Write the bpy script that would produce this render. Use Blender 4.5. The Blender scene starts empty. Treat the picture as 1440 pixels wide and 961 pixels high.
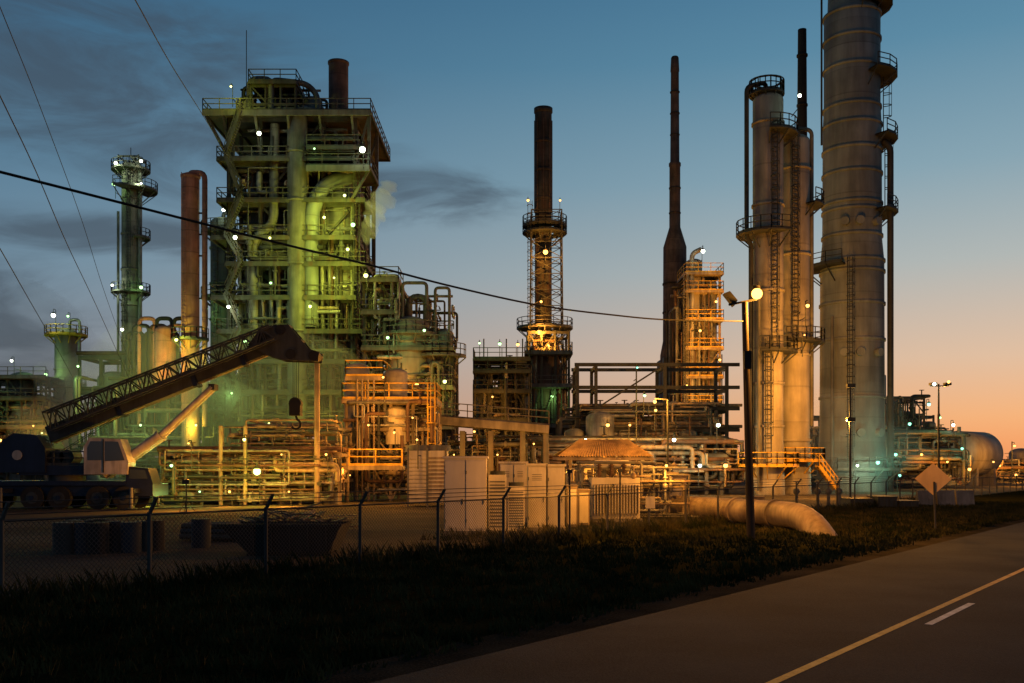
import bpy, math, random
from mathutils import Vector, Matrix
random.seed(7)
F=1400.0; H=2.5; HZ=655.0     # image pixel column/row plus chosen depth -> world metres
def X(a,D): return (a-720.0)/F*D
def Z(b,D): return H+(HZ-b)/F*D
scene=bpy.context.scene
def lin(c):
    return tuple(((v/255.0)/12.92 if v/255.0<=0.04045 else ((v/255.0+0.055)/1.055)**2.4) for v in c)

# ------------------------------------------------------------------ materials
MATS={}
def newmat(name):
    m=bpy.data.materials.new(name); m.use_nodes=True
    nt=m.node_tree; nt.nodes.clear()
    out=nt.nodes.new('ShaderNodeOutputMaterial')
    MATS[name]=m
    return m,nt,out
def paint(name,col,rough=0.55,metal=0.0,dirt=0.5,scale=0.8,seam=0,rust=0.0,bump=0.15,seamc=.3):
    m,nt,out=newmat(name); N=nt.nodes; L=nt.links
    p=N.new('ShaderNodeBsdfPrincipled'); L.new(p.outputs[0],out.inputs[0])
    p.inputs['Roughness'].default_value=rough; p.inputs['Metallic'].default_value=metal
    p.inputs['Specular IOR Level'].default_value=.3
    tc=N.new('ShaderNodeTexCoord')
    mp=N.new('ShaderNodeMapping'); mp.inputs['Scale'].default_value=(1.5,1.5,0.18)
    L.new(tc.outputs['Object'],mp.inputs[0])
    n1=N.new('ShaderNodeTexNoise'); n1.inputs['Scale'].default_value=scale*2; n1.inputs['Detail'].default_value=6; n1.inputs['Roughness'].default_value=.65
    L.new(mp.outputs[0],n1.inputs['Vector'])
    n2=N.new('ShaderNodeTexNoise'); n2.inputs['Scale'].default_value=scale; n2.inputs['Detail'].default_value=8
    L.new(tc.outputs['Object'],n2.inputs['Vector'])
    mul=N.new('ShaderNodeMath'); mul.operation='MULTIPLY'; L.new(n1.outputs[0],mul.inputs[0]); L.new(n2.outputs[0],mul.inputs[1])
    mr=N.new('ShaderNodeMapRange'); mr.inputs[1].default_value=.15; mr.inputs[2].default_value=.36; mr.inputs[3].default_value=1-dirt; mr.inputs[4].default_value=1.1
    L.new(mul.outputs[0],mr.inputs[0])
    mx=N.new('ShaderNodeMix'); mx.data_type='RGBA'; mx.blend_type='MULTIPLY'; mx.inputs[0].default_value=1
    mx.inputs[6].default_value=(*col,1)
    L.new(mr.outputs[0],mx.inputs[7])
    colout=mx.outputs[2]
    if rust>0:
        mr2=N.new('ShaderNodeMapRange'); mr2.inputs[1].default_value=.5; mr2.inputs[2].default_value=.7; mr2.inputs[4].default_value=rust
        n3=N.new('ShaderNodeTexNoise'); n3.inputs['Scale'].default_value=1.3; n3.inputs['Detail'].default_value=9; L.new(mp.outputs[0],n3.inputs['Vector'])
        L.new(n3.outputs[0],mr2.inputs[0])
        mx2=N.new('ShaderNodeMix'); mx2.data_type='RGBA'; L.new(mr2.outputs[0],mx2.inputs[0]); L.new(colout,mx2.inputs[6]); mx2.inputs[7].default_value=(.08,.035,.02,1)
        colout=mx2.outputs[2]
    if seam>0:
        sp=N.new('ShaderNodeSeparateXYZ'); L.new(tc.outputs['Object'],sp.inputs[0])
        d=N.new('ShaderNodeMath'); d.operation='DIVIDE'; L.new(sp.outputs[2],d.inputs[0]); d.inputs[1].default_value=seam
        fr=N.new('ShaderNodeMath'); fr.operation='FRACT'; L.new(d.outputs[0],fr.inputs[0])
        lt=N.new('ShaderNodeMath'); lt.operation='LESS_THAN'; L.new(fr.outputs[0],lt.inputs[0]); lt.inputs[1].default_value=.05
        fl=N.new('ShaderNodeMath'); fl.operation='FLOOR'; L.new(d.outputs[0],fl.inputs[0])
        wn=N.new('ShaderNodeTexWhiteNoise'); wn.noise_dimensions='1D'; L.new(fl.outputs[0],wn.inputs['W'])
        mr4=N.new('ShaderNodeMapRange'); mr4.inputs[3].default_value=.85; mr4.inputs[4].default_value=1.05; L.new(wn.outputs[0],mr4.inputs[0])
        s2=N.new('ShaderNodeMath'); s2.operation='MULTIPLY_ADD'; L.new(lt.outputs[0],s2.inputs[0]); s2.inputs[1].default_value=-seamc; L.new(mr4.outputs[0],s2.inputs[2])
        mx3=N.new('ShaderNodeMix'); mx3.data_type='RGBA'; mx3.blend_type='MULTIPLY'; mx3.inputs[0].default_value=1
        L.new(colout,mx3.inputs[6]); L.new(s2.outputs[0],mx3.inputs[7]); colout=mx3.outputs[2]
    L.new(colout,p.inputs['Base Color'])
    if bump>0:
        bp=N.new('ShaderNodeBump'); bp.inputs['Strength'].default_value=bump; bp.inputs['Distance'].default_value=.05
        L.new(n2.outputs[0],bp.inputs['Height']); L.new(bp.outputs[0],p.inputs['Normal'])
    return m
paint('steel_dark',(.033,.036,.036),.7,.1)
paint('steel_green',(.062,.064,.054),.7,.1,rust=.6)
paint('steel_grey',(.11,.11,.10),.65,.1,rust=.4)
paint('pipe_silver',(.25,.25,.235),.5,.3,dirt=.65,rust=.2)
paint('pipe_tan',(.24,.19,.13),.6,.05,dirt=.6,rust=.5)
paint('pipe_brown',(.10,.06,.04),.7,.05,rust=.5)
paint('insulation',(.21,.21,.18),.6,.1,seam=1.25,dirt=.6,rust=.3)
paint('column_grey',(.145,.165,.168),.65,.05,dirt=.45,seam=2.4,rust=.1,scale=.35,seamc=.2)
paint('column_pale',(.25,.23,.195),.65,.05,dirt=.45,seam=3.1,rust=.12,scale=.4,seamc=.2)
paint('stack_dark',(.035,.032,.031),.8,.05,dirt=.7,rust=.5,seam=1.8)
paint('stack_rust',(.50,.22,.15),.75,.0,dirt=.4,rust=.2,seam=2.2)
paint('stack_brown',(.09,.06,.048),.75,.0,dirt=.6,rust=.4,seam=1.6)
paint('yellow_paint',(.50,.30,.03),.6,0,rust=.3)
paint('cream_paint',(.42,.38,.30),.6,0,dirt=.3,rust=.12)
paint('grey_cabinet',(.42,.38,.32),.6,0,dirt=.25,rust=.06,scale=.4)
paint('concrete',(.17,.155,.135),.9,0,dirt=.5,bump=.4)
paint('crane_blue',(.008,.012,.032),.5,.1,dirt=.4)
paint('crane_grey',(.34,.30,.26),.5,.05,dirt=.5)
paint('rubber',(.015,.015,.015),.9,0)
paint('roof_sheet',(.50,.33,.13),.75,.0,dirt=.5,rust=.35)
paint('wood_pole',(.03,.022,.017),.9,0,dirt=.6)
paint('galvanised',(.045,.045,.045),.75,.1,dirt=.4)
paint('blue_drum',(.010,.018,.030),.7,0)
paint('black_metal',(.010,.010,.011),.8,.0)
paint('sign_back',(.42,.30,.18),.6,.1,dirt=.3)
m,nt,out=newmat('glass'); p=nt.nodes.new('ShaderNodeBsdfPrincipled'); p.inputs['Base Color'].default_value=(.03,.04,.05,1); p.inputs['Roughness'].default_value=.08; nt.links.new(p.outputs[0],out.inputs[0])
def emis(name,col,s):
    m,nt,out=newmat(name); e=nt.nodes.new('ShaderNodeEmission'); e.inputs[0].default_value=(*col,1); e.inputs[1].default_value=s
    nt.links.new(e.outputs[0],out.inputs[0]); m.cycles.emission_sampling='NONE'
COL={'g':(.46,1,.24),'y':(.92,1,.08),'w':(.80,1,.60),'o':(1,.37,.04),'t':(.2,1,.6)}
PW={'g':.24,'y':.48,'w':.28,'o':1.2,'t':.28}
emis('lamp_g',(.5,1,.38),3.5); emis('lamp_y',(.95,1,.3),4); emis('lamp_w',(.9,1,.75),9); emis('lamp_o',(1,.42,.08),6); emis('lamp_t',(.3,1,.65),3)

# ------------------------------------------------------------------ mesh builder
class B:
    def __init__(s,name): s.n=name;s.v=[];s.f=[];s.m=[];s.s=[];s.slots=[];s.lights=[]
    def mi(s,mat):
        if mat not in s.slots: s.slots.append(mat)
        return s.slots.index(mat)
    def add(s,vs,fs,mat,sm=False):
        o=len(s.v); s.v.extend([tuple(v) for v in vs]); i=s.mi(mat)
        for f in fs: s.f.append(tuple(k+o for k in f)); s.m.append(i); s.s.append(sm)
    def box(s,x0,x1,y0,y1,z0,z1,mat):
        vs=[(x0,y0,z0),(x1,y0,z0),(x1,y1,z0),(x0,y1,z0),(x0,y0,z1),(x1,y0,z1),(x1,y1,z1),(x0,y1,z1)]
        s.add(vs,[(3,2,1,0),(4,5,6,7),(0,1,5,4),(1,2,6,5),(2,3,7,6),(3,0,4,7)],mat)
    def beam(s,p0,p1,w,h,mat,up=(0,0,1)):
        p0=Vector(p0);p1=Vector(p1);d=(p1-p0)
        if d.length<1e-6:return
        d.normalize();u=Vector(up)
        if abs(d.dot(u))>.98:u=Vector((0,1,0))
        a=d.cross(u).normalized();u=a.cross(d)
        vs=[]
        for p in(p0,p1):
            for sx,sz in((-1,-1),(1,-1),(1,1),(-1,1)): vs.append(p+a*sx*w/2+u*sz*h/2)
        s.add(vs,[(0,1,2,3),(7,6,5,4),(0,4,5,1),(1,5,6,2),(2,6,7,3),(3,7,4,0)],mat)
    def cyl(s,p0,p1,r,mat,r1=None,n=12,caps=True):
        if r1 is None:r1=r
        p0=Vector(p0);p1=Vector(p1);d=(p1-p0).normalized()
        u=Vector((0,0,1)) if abs(d.z)<.9 else Vector((0,1,0))
        a=d.cross(u).normalized();c=a.cross(d)
        vs=[]
        for p,rr in((p0,r),(p1,r1)):
            for i in range(n):
                t=2*math.pi*i/n; vs.append(p+(a*math.cos(t)+c*math.sin(t))*rr)
        s.add(vs,[(i,(i+1)%n,n+(i+1)%n,n+i) for i in range(n)],mat,n>5)
        if caps:
            s.add(vs[:n],[tuple(range(n-1,-1,-1))],mat); s.add(vs[n:],[tuple(range(n))],mat)
    def rev(s,x,y,prof,mat,n=32):
        vs=[]
        for r,z in prof:
            for i in range(n):
                t=2*math.pi*i/n; vs.append((x+r*math.cos(t),y+r*math.sin(t),z))
        fs=[]
        for k in range(len(prof)-1):
            for i in range(n): fs.append((k*n+i,k*n+(i+1)%n,(k+1)*n+(i+1)%n,(k+1)*n+i))
        s.add(vs,fs,mat,True)
    def ball(s,c,r,mat,n=8,sz=1):
        s.rev(c[0],c[1],[(r*math.sin(math.pi*k/6)+.0001,c[2]-r*sz*math.cos(math.pi*k/6)) for k in range(7)],mat,n)
    def tube(s,pts,r,mat,n=8,bend=None):
        pts=[Vector(p) for p in pts]
        if bend is None:bend=r*2.5
        out=[pts[0]]
        for i in range(1,len(pts)-1):
            if bend==0: out.append(pts[i]); continue
            a=pts[i-1]-pts[i];c=pts[i+1]-pts[i];la=a.length;lc=c.length
            if la<1e-5 or lc<1e-5: continue
            b=min(bend,la*.49,lc*.49); pa=pts[i]+a/la*b; pc=pts[i]+c/lc*b
            for k in range(5):
                t=k/4; out.append(pa*(1-t)**2+pts[i]*2*t*(1-t)+pc*t*t)
        out.append(pts[-1])
        d=(out[1]-out[0]).normalized(); u=Vector((0,0,1)) if abs(d.z)<.9 else Vector((0,1,0))
        a=d.cross(u).normalized(); vs=[]
        for i,p in enumerate(out):
            if i==0:dd=out[1]-out[0]
            elif i==len(out)-1:dd=out[-1]-out[-2]
            else:dd=out[i+1]-out[i-1]
            if dd.length<1e-6: dd=d
            dd=dd.normalized(); a=a-dd*a.dot(dd)
            if a.length<1e-5:a=dd.orthogonal()
            a.normalize(); c=a.cross(dd)
            for k in range(n):
                t=2*math.pi*k/n; vs.append(p+(a*math.cos(t)+c*math.sin(t))*r)
        m=len(out)
        s.add(vs,[(j*n+i,(j+1)*n+i,(j+1)*n+(i+1)%n,j*n+(i+1)%n) for j in range(m-1) for i in range(n)],mat,True)
        s.add(vs[:n],[tuple(range(n))],mat); s.add(vs[-n:],[tuple(range(n-1,-1,-1))],mat)
    # ---- compound parts
    def rail(s,pts,mat,closed=False,h=1.1,sp=1.5,r=.035):
        pts=[Vector(p) for p in pts]
        if closed:pts=pts+[pts[0]]
        for a,b in zip(pts[:-1],pts[1:]):
            L=(b-a).length
            if L<.05:continue
            for hh in(h,h*.55): s.beam(a+Vector((0,0,hh)),b+Vector((0,0,hh)),r*2,r*2,mat)
            s.beam(a+Vector((0,0,.08)),b+Vector((0,0,.08)),.02,.15,mat)
            k=max(1,int(L/sp))
            for i in range(k+1):
                p=a.lerp(b,i/k); s.beam(p,p+Vector((0,0,h)),r*2,r*2,mat)
    def deck(s,x0,x1,y0,y1,z,mat,rmat=None,sides='fblr'):
        s.box(x0,x1,y0,y1,z-.08,z,mat)
        for yy in(y0,y1): s.beam((x0,yy,z-.15),(x1,yy,z-.15),.12,.3,mat)
        for xx in(x0,x1): s.beam((xx,y0,z-.17),(xx,y1,z-.17),.12,.28,mat)
        r=rmat or mat
        if 'f' in sides:s.rail([(x0,y0,z),(x1,y0,z)],r)
        if 'b' in sides:s.rail([(x0,y1,z),(x1,y1,z)],r)
        if 'l' in sides:s.rail([(x0,y0,z),(x0,y1,z)],r)
        if 'r' in sides:s.rail([(x1,y0,z),(x1,y1,z)],r)
    def rplat(s,x,y,z,r,w,a0,a1,mat,rmat=None):
        n=max(4,int(abs(a1-a0)/18)); A=[math.radians(a0+(a1-a0)*i/n) for i in range(n+1)]
        vs=[];fs=[]
        for t in A:
            c,q=math.cos(t),math.sin(t)
            vs+= [(x+r*c,y+r*q,z-.12),(x+(r+w)*c,y+(r+w)*q,z-.12),(x+(r+w)*c,y+(r+w)*q,z),(x+r*c,y+r*q,z)]
        for i in range(n):
            o=i*4
            for k in range(4): fs.append((o+k,o+(k+1)%4,o+4+(k+1)%4,o+4+k))
        s.add(vs,fs,mat)
        R=r+w-.05
        s.rail([(x+R*math.cos(t),y+R*math.sin(t),z) for t in A],rmat or mat,sp=.9)
        for t in A[::2]: s.beam((x+R*math.cos(t),y+R*math.sin(t),z-.1),(x+r*math.cos(t),y+r*math.sin(t),z-w*.9),.08,.1,mat)
    def ladder(s,x,y,z0,z1,ang,mat,cage=True,w=.5):
        t=math.radians(ang); o=Vector((math.cos(t),math.sin(t),0)); a=Vector((-o.y,o.x,0)); c=Vector((x,y,0))
        for sg in(-1,1):
            p=c+a*sg*w/2; s.beam(p+Vector((0,0,z0)),p+Vector((0,0,z1+1)),.07,.07,mat)
        z=z0
        while z<z1:
            s.beam(c-a*w/2+Vector((0,0,z)),c+a*w/2+Vector((0,0,z)),.05,.05,mat); z+=.4
        if cage:
            z=z0+2.2; 
            while z<z1+1:
                pts=[c+a*w*.7*math.cos(q)+o*(.75*math.sin(q))+Vector((0,0,z)) for q in [math.pi*i/5 for i in range(6)]]
                for p,q in zip(pts[:-1],pts[1:]): s.beam(p,q,.04,.07,mat)
                z+=1.1
            for q in(.25,.5,.75):
                p=c+a*w*.7*math.cos(q*math.pi)+o*.75*math.sin(q*math.pi); s.beam(p+Vector((0,0,z0+2.2)),p+Vector((0,0,z1+1)),.04,.04,mat)
    def stairs(s,p0,p1,w,mat,rmat=None):
        p0=Vector(p0);p1=Vector(p1)
        for o in(-w/2,w/2):
            v=Vector((0,o,0)); s.beam(p0+v,p1+v,.06,.25,mat)
            for hh in(.55,1.05): s.beam(p0+v+Vector((0,0,hh)),p1+v+Vector((0,0,hh)),.06,.06,rmat or mat)
            for i in range(6):
                p=p0.lerp(p1,i/5)+v; s.beam(p,p+Vector((0,0,1.05)),.05,.05,rmat or mat)
        k=int(abs(p1.z-p0.z)/.25)
        for i in range(k):
            p=p0.lerp(p1,(i+.5)/k); s.box(p.x-.12,p.x+.12,p.y-w/2,p.y+w/2,p.z-.02,p.z+.02,mat)
    def frame(s,x0,x1,y0,y1,levels,nx,ny,mat,w=.3,brace=.5,z0=0):
        xs=[x0+(x1-x0)*i/nx for i in range(nx+1)]; ys=[y0+(y1-y0)*i/ny for i in range(ny+1)]
        top=levels[-1]
        for x in xs:
            for y in ys:
                s.box(x-w/2,x+w/2,y-w*.15,y+w*.15,z0,top,mat); s.box(x-w*.15,x+w*.15,y-w/2,y+w/2,z0,top,mat)
        lv=[z0]+list(levels)
        for k,z in enumerate(lv[1:]):
            for y in ys: s.beam((x0,y,z-.2),(x1,y,z-.2),w*.7,w*1.1,mat)
            for x in xs: s.beam((x,y0,z-.23),(x,y1,z-.23),w*.7,w,mat)
            for i in range(nx):
                for y in(y0,y1):
                    if random.random()<brace:
                        a,b=(xs[i],xs[i+1]) if random.random()<.5 else (xs[i+1],xs[i])
                        s.beam((a,y,lv[k]),(b,y,z-.2),w*.5,w*.5,mat)
    def flange(s,p,ax,r,mat):
        d=Vector([(.09 if i==ax else 0) for i in range(3)]); p=Vector(p); s.cyl(p-d,p+d,r*1.55,mat,n=10)
    def valve(s,p,r,mat):
        p=Vector(p); s.ball(p,r*1.7,mat,8); s.cyl(p,p+Vector((0,0,r*4.5)),r*.4,mat,n=6); s.cyl(p+Vector((0,0,r*4.5)),p+Vector((0,0,r*4.5+.06)),r*1.6,mat,n=10)
    def maze(s,x0,x1,y0,y1,z0,z1,n,mats,r0=.06,r1=.2,segs=(2,5)):
        rd=random.random; lo=(x0,y0,z0);hi=(x1,y1,z1)
        for _ in range(n):
            p=[lo[i]+(hi[i]-lo[i])*rd() for i in range(3)]; pts=[tuple(p)]; last=-1; r=r0+(r1-r0)*rd()**2
            mat=random.choice(mats)
            for k in range(random.randint(*segs)):
                ax=random.choice([a for a in(0,0,1,2,2) if a!=last]); last=ax
                p[ax]=lo[ax]+(hi[ax]-lo[ax])*rd(); pts.append(tuple(p))
            s.tube(pts,r,mat,n=7)
            for a,b in zip(pts[:-1],pts[1:]):
                d=[abs(a[i]-b[i]) for i in range(3)]; ax=d.index(max(d))
                if max(d)>1.2:
                    m_=[(a[i]+b[i])/2 for i in range(3)]
                    if rd()<.5: s.flange(m_,ax,r,mat)
                    elif rd()<.4: s.valve(m_,max(r,.08),mat)
    def vessel(s,x,y,z0,z1,r,mat,n=36,skirt=0,bands=(),dome=.5,bandmat=None):
        pr=[(r*(1.12 if skirt else 1),z0)]
        if skirt:pr+=[(r*1.1,z0+.2),(r*1.0,z0+skirt)]
        zt=z1-r*dome
        pr.append((r,zt))
        for k in range(1,7):
            t=k/6*math.pi/2; pr.append((r*math.cos(t)+.001,zt+r*dome*math.sin(t)))
        s.rev(x,y,pr,mat,n)
        for z in bands: s.rev(x,y,[(r,z-.12),(r+.11,z-.1),(r+.11,z+.1),(r,z+.12)],bandmat or mat,n)
    def hdrum(s,x0,x1,y,z,r,mat,saddle='steel_grey',ground=None):
        n=20;vs=[];prof=[(x0-r*.5,.001),(x0-r*.42,r*.5),(x0-r*.2,r*.85),(x0,r),(x1,r),(x1+r*.2,r*.85),(x1+r*.42,r*.5),(x1+r*.5,.001)]
        for xx,rr in prof:
            for i in range(n):
                t=2*math.pi*i/n; vs.append((xx,y+rr*math.cos(t),z+rr*math.sin(t)))
        s.add(vs,[(k*n+i,(k+1)*n+i,(k+1)*n+(i+1)%n,k*n+(i+1)%n) for k in range(len(prof)-1) for i in range(n)],mat,True)
        for t in(.2,.8):
            xx=x0+(x1-x0)*t; s.box(xx-.15,xx+.15,y-r*.7,y+r*.7,(z-r-1.0) if ground is None else ground,z-r*.7,saddle)
    def lattice(s,x,y,z0,z1,w0,w1,mat,step=2.5,t=.14):
        z=z0;n=max(1,round((z1-z0)/step))
        C=lambda z:[(x+sx*(w0+(w1-w0)*(z-z0)/(z1-z0))/2,y+sy*(w0+(w1-w0)*(z-z0)/(z1-z0))/2,z) for sx,sy in((-1,-1),(1,-1),(1,1),(-1,1))]
        for k in range(n):
            a=C(z0+(z1-z0)*k/n);b=C(z0+(z1-z0)*(k+1)/n)
            for i in range(4):
                j=(i+1)%4
                s.beam(a[i],b[i],t,t,mat); s.beam(b[i],b[j],t*.7,t*.7,mat); s.beam(a[i],b[j],t*.55,t*.55,mat); s.beam(a[j],b[i],t*.55,t*.55,mat)
    def lamp(s,x,y,z,kind='w',P=400,r=.16,off=(0,-1.0,-.3)):
        r=r*random.uniform(.6,1.35)
        s.ball((x,y,z),r,'lamp_'+kind,8)
        s.cyl((x,y+.02,z+r*.7),(x,y+.02,z+r*1.6),r*1.2,'steel_dark',r1=r*.4,n=8)
        s.tube([(x,y+.02,z+r*1.5),(x,y+.02,z+r*3),(x,y+.6,z+r*3),(x,y+.6,z-1.7)],.035,'steel_dark',n=5)
        s.beam((x,y+.6,z-.9),(x,y+2.4,z-.9),.05,.06,'steel_dark')
        if P>0:s.lights.append((x+off[0],y+off[1],z+off[2],kind,P*PW[kind]))
    def done(s):
        xs=[v[0] for v in s.v];ys=[v[1] for v in s.v];zs=[v[2] for v in s.v]
        o=Vector(((min(xs)+max(xs))/2,(min(ys)+max(ys))/2,min(zs)))
        me=bpy.data.meshes.new(s.n); me.from_pydata([(v[0]-o.x,v[1]-o.y,v[2]-o.z) for v in s.v],[],s.f)
        for k in s.slots: me.materials.append(MATS[k])
        me.polygons.foreach_set('material_index',s.m); me.polygons.foreach_set('use_smooth',s.s); me.update()
        ob=bpy.data.objects.new(s.n,me); ob.location=o; scene.collection.objects.link(ob)
        for i,(x,y,z,k,P) in enumerate(s.lights):
            l=bpy.data.lights.new('lamp_light','POINT'); l.energy=P; l.color=COL[k]; l.shadow_soft_size=.15
            lo=bpy.data.objects.new('lamp_light_%d'%i,l); scene.collection.objects.link(lo); lo.parent=ob; lo.location=(x-o.x,y-o.y,z-o.z)
        return ob

# ------------------------------------------------------------------ ground, road
def gmat(name,c1,c2,scale,rough,bump=.5,fine=30,spec=.3):
    m,nt,out=newmat(name);N=nt.nodes;L=nt.links
    p=N.new('ShaderNodeBsdfPrincipled');L.new(p.outputs[0],out.inputs[0]);p.inputs['Roughness'].default_value=rough
    p.inputs['Specular IOR Level'].default_value=spec
    tc=N.new('ShaderNodeTexCoord')
    a=N.new('ShaderNodeTexNoise');a.inputs['Scale'].default_value=scale;a.inputs['Detail'].default_value=10;L.new(tc.outputs['Object'],a.inputs['Vector'])
    f=N.new('ShaderNodeTexNoise');f.inputs['Scale'].default_value=fine;f.inputs['Detail'].default_value=4;L.new(tc.outputs['Object'],f.inputs['Vector'])
    ad=N.new('ShaderNodeMath');ad.operation='ADD';L.new(a.outputs[0],ad.inputs[0]);L.new(f.outputs[0],ad.inputs[1])
    mr=N.new('ShaderNodeMapRange');mr.inputs[1].default_value=.8;mr.inputs[2].default_value=1.2;L.new(ad.outputs[0],mr.inputs[0])
    mx=N.new('ShaderNodeMix');mx.data_type='RGBA';mx.inputs[6].default_value=(*c1,1);mx.inputs[7].default_value=(*c2,1);L.new(mr.outputs[0],mx.inputs[0]);L.new(mx.outputs[2],p.inputs['Base Color'])
    b=N.new('ShaderNodeBump');b.inputs['Strength'].default_value=bump;b.inputs['Distance'].default_value=.04;L.new(ad.outputs[0],b.inputs['Height']);L.new(b.outputs[0],p.inputs['Normal'])
    return m
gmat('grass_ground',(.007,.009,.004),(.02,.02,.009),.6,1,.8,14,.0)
gmat('yard_gravel',(.03,.026,.02),(.08,.068,.052),.25,1,.6,18,.05)
gmat('asphalt',(.022,.025,.029),(.05,.054,.058),.35,.95,.35,45,.05)
gmat('gravel_shoulder',(.02,.019,.014),(.05,.044,.032),.8,1,.8,25,.0)
gmat('road_paint_yellow',(.38,.25,.07),(.6,.42,.14),3,.7,.1,40,.1)
gmat('road_paint_white',(.45,.45,.42),(.7,.7,.66),3,.7,.1,40,.1)
gmat('hill_scrub',(.03,.035,.03),(.06,.065,.05),.01,.95,.2,.1,.0)
def sheet(name,pts,z,mat):
    me=bpy.data.meshes.new(name); me.from_pydata([(p[0],p[1],z) for p in pts],[],[tuple(range(len(pts)))]); me.materials.append(MATS[mat]);me.update()
    ob=bpy.data.objects.new(name,me);scene.collection.objects.link(ob);return ob
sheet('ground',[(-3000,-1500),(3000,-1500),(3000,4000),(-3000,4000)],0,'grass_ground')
d=Vector((.597,.802));nl=Vector((-.802,.597));P0=Vector((0,13.6))
def R(s,t): v=P0+d*s+nl*t; return (v.x,v.y)
sheet('plant_yard',[R(-80,10.6),R(400,10.6),R(400,300),R(-80,300)],.004,'yard_gravel')
def strip(t0,t1,s0=-120,s1=700): return [R(s0,t0),R(s1,t0),R(s1,t1),R(s0,t1)]
sheet('road_shoulder',strip(-10.4,.9),.004,'gravel_shoulder')
road=sheet('road',strip(-9.3,0),.008,'asphalt')
def mark(name,t0,t1,s0,s1,mat,z=.012):
    o=sheet(name,strip(t0,t1,s0,s1),z,mat); o.parent=road
mark('centre_line_solid',-3.64,-3.76,-60,500,'road_paint_yellow')
s_=-30.5
while s_<300:
    mark('centre_line_dash',-3.98,-4.10,s_,s_+3,'road_paint_white'); s_+=12
mark('edge_line_right',-8.0,-8.12,-60,500,'road_paint_white')

def grass():
    vs=[];fs=[];rd=random.random
    def tuft(x,y,h,k):
        for _ in range(k):
            a=rd()*6.283;bx=x+(rd()-.5)*.25;by=y+(rd()-.5)*.25;w=.012+.012*rd();hh=h*(.5+.8*rd());l=hh*(.2+.5*rd());b=rd()*6.283
            o=len(vs);vs.extend([(bx-w*math.cos(a),by-w*math.sin(a),0),(bx+w*math.cos(a),by+w*math.sin(a),0),(bx+l*math.cos(b)*.5+w*.6,by+l*math.sin(b)*.5,hh*.65),(bx+l*math.cos(b),by+l*math.sin(b),hh)])
            fs.append((o,o+1,o+2));fs.append((o,o+2,o+3))
    for _ in range(9000):
        s=-8+70*rd()**1.3;t=1.0+rd()**.8*9.2
        tuft(*R(s,t),.10+.09*rd(),7)
    for _ in range(1700):
        s=-8+80*rd();t=10+(rd()-.5)*1.2; tuft(*R(s,t),.22+.22*rd(),8)
    for _ in range(900):
        s=14+20*rd();t=10.5+rd()**2*4; tuft(*R(s,t),.12+.25*rd(),8)
    for _ in range(1200):
        s=-5+75*rd();t=.55+(rd())*.9; tuft(*R(s,t),.08+.12*rd(),8)
    m,nt,out=newmat('grass_blades');p=nt.nodes.new('ShaderNodeBsdfPrincipled');nt.links.new(p.outputs[0],out.inputs[0])
    p.inputs['Roughness'].default_value=1;p.inputs['Specular IOR Level'].default_value=.05
    tc=nt.nodes.new('ShaderNodeTexCoord');n=nt.nodes.new('ShaderNodeTexNoise');n.inputs['Scale'].default_value=.7;nt.links.new(tc.outputs['Object'],n.inputs[0])
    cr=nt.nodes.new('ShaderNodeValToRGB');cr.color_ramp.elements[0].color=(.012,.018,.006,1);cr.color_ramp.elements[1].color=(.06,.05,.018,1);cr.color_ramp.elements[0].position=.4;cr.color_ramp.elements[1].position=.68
    nt.links.new(n.outputs[0],cr.inputs[0]);nt.links.new(cr.outputs[0],p.inputs['Base Color'])
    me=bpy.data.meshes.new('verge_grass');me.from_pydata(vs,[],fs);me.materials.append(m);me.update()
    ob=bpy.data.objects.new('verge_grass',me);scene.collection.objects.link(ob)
grass()
def hills():
    vs=[];fs=[];n=120
    for i in range(n+1):
        x=-1600+3600*i/n; h=22+14*math.sin(x*.004+1)+9*math.sin(x*.011)+5*math.sin(x*.031)+max(0,(x-500))*.022
        vs+= [(x,1900,-2),(x,1950+h,h*.6),(x,2050,h),(x,2400,-2)]
    for i in range(n):
        for k in range(3): o=i*4+k; fs.append((o,o+4,o+5,o+1))
    me=bpy.data.meshes.new('hills');me.from_pydata(vs,[],fs);me.materials.append(MATS['hill_scrub']);me.update()
    ob=bpy.data.objects.new('hills',me);scene.collection.objects.link(ob)
hills()

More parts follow.
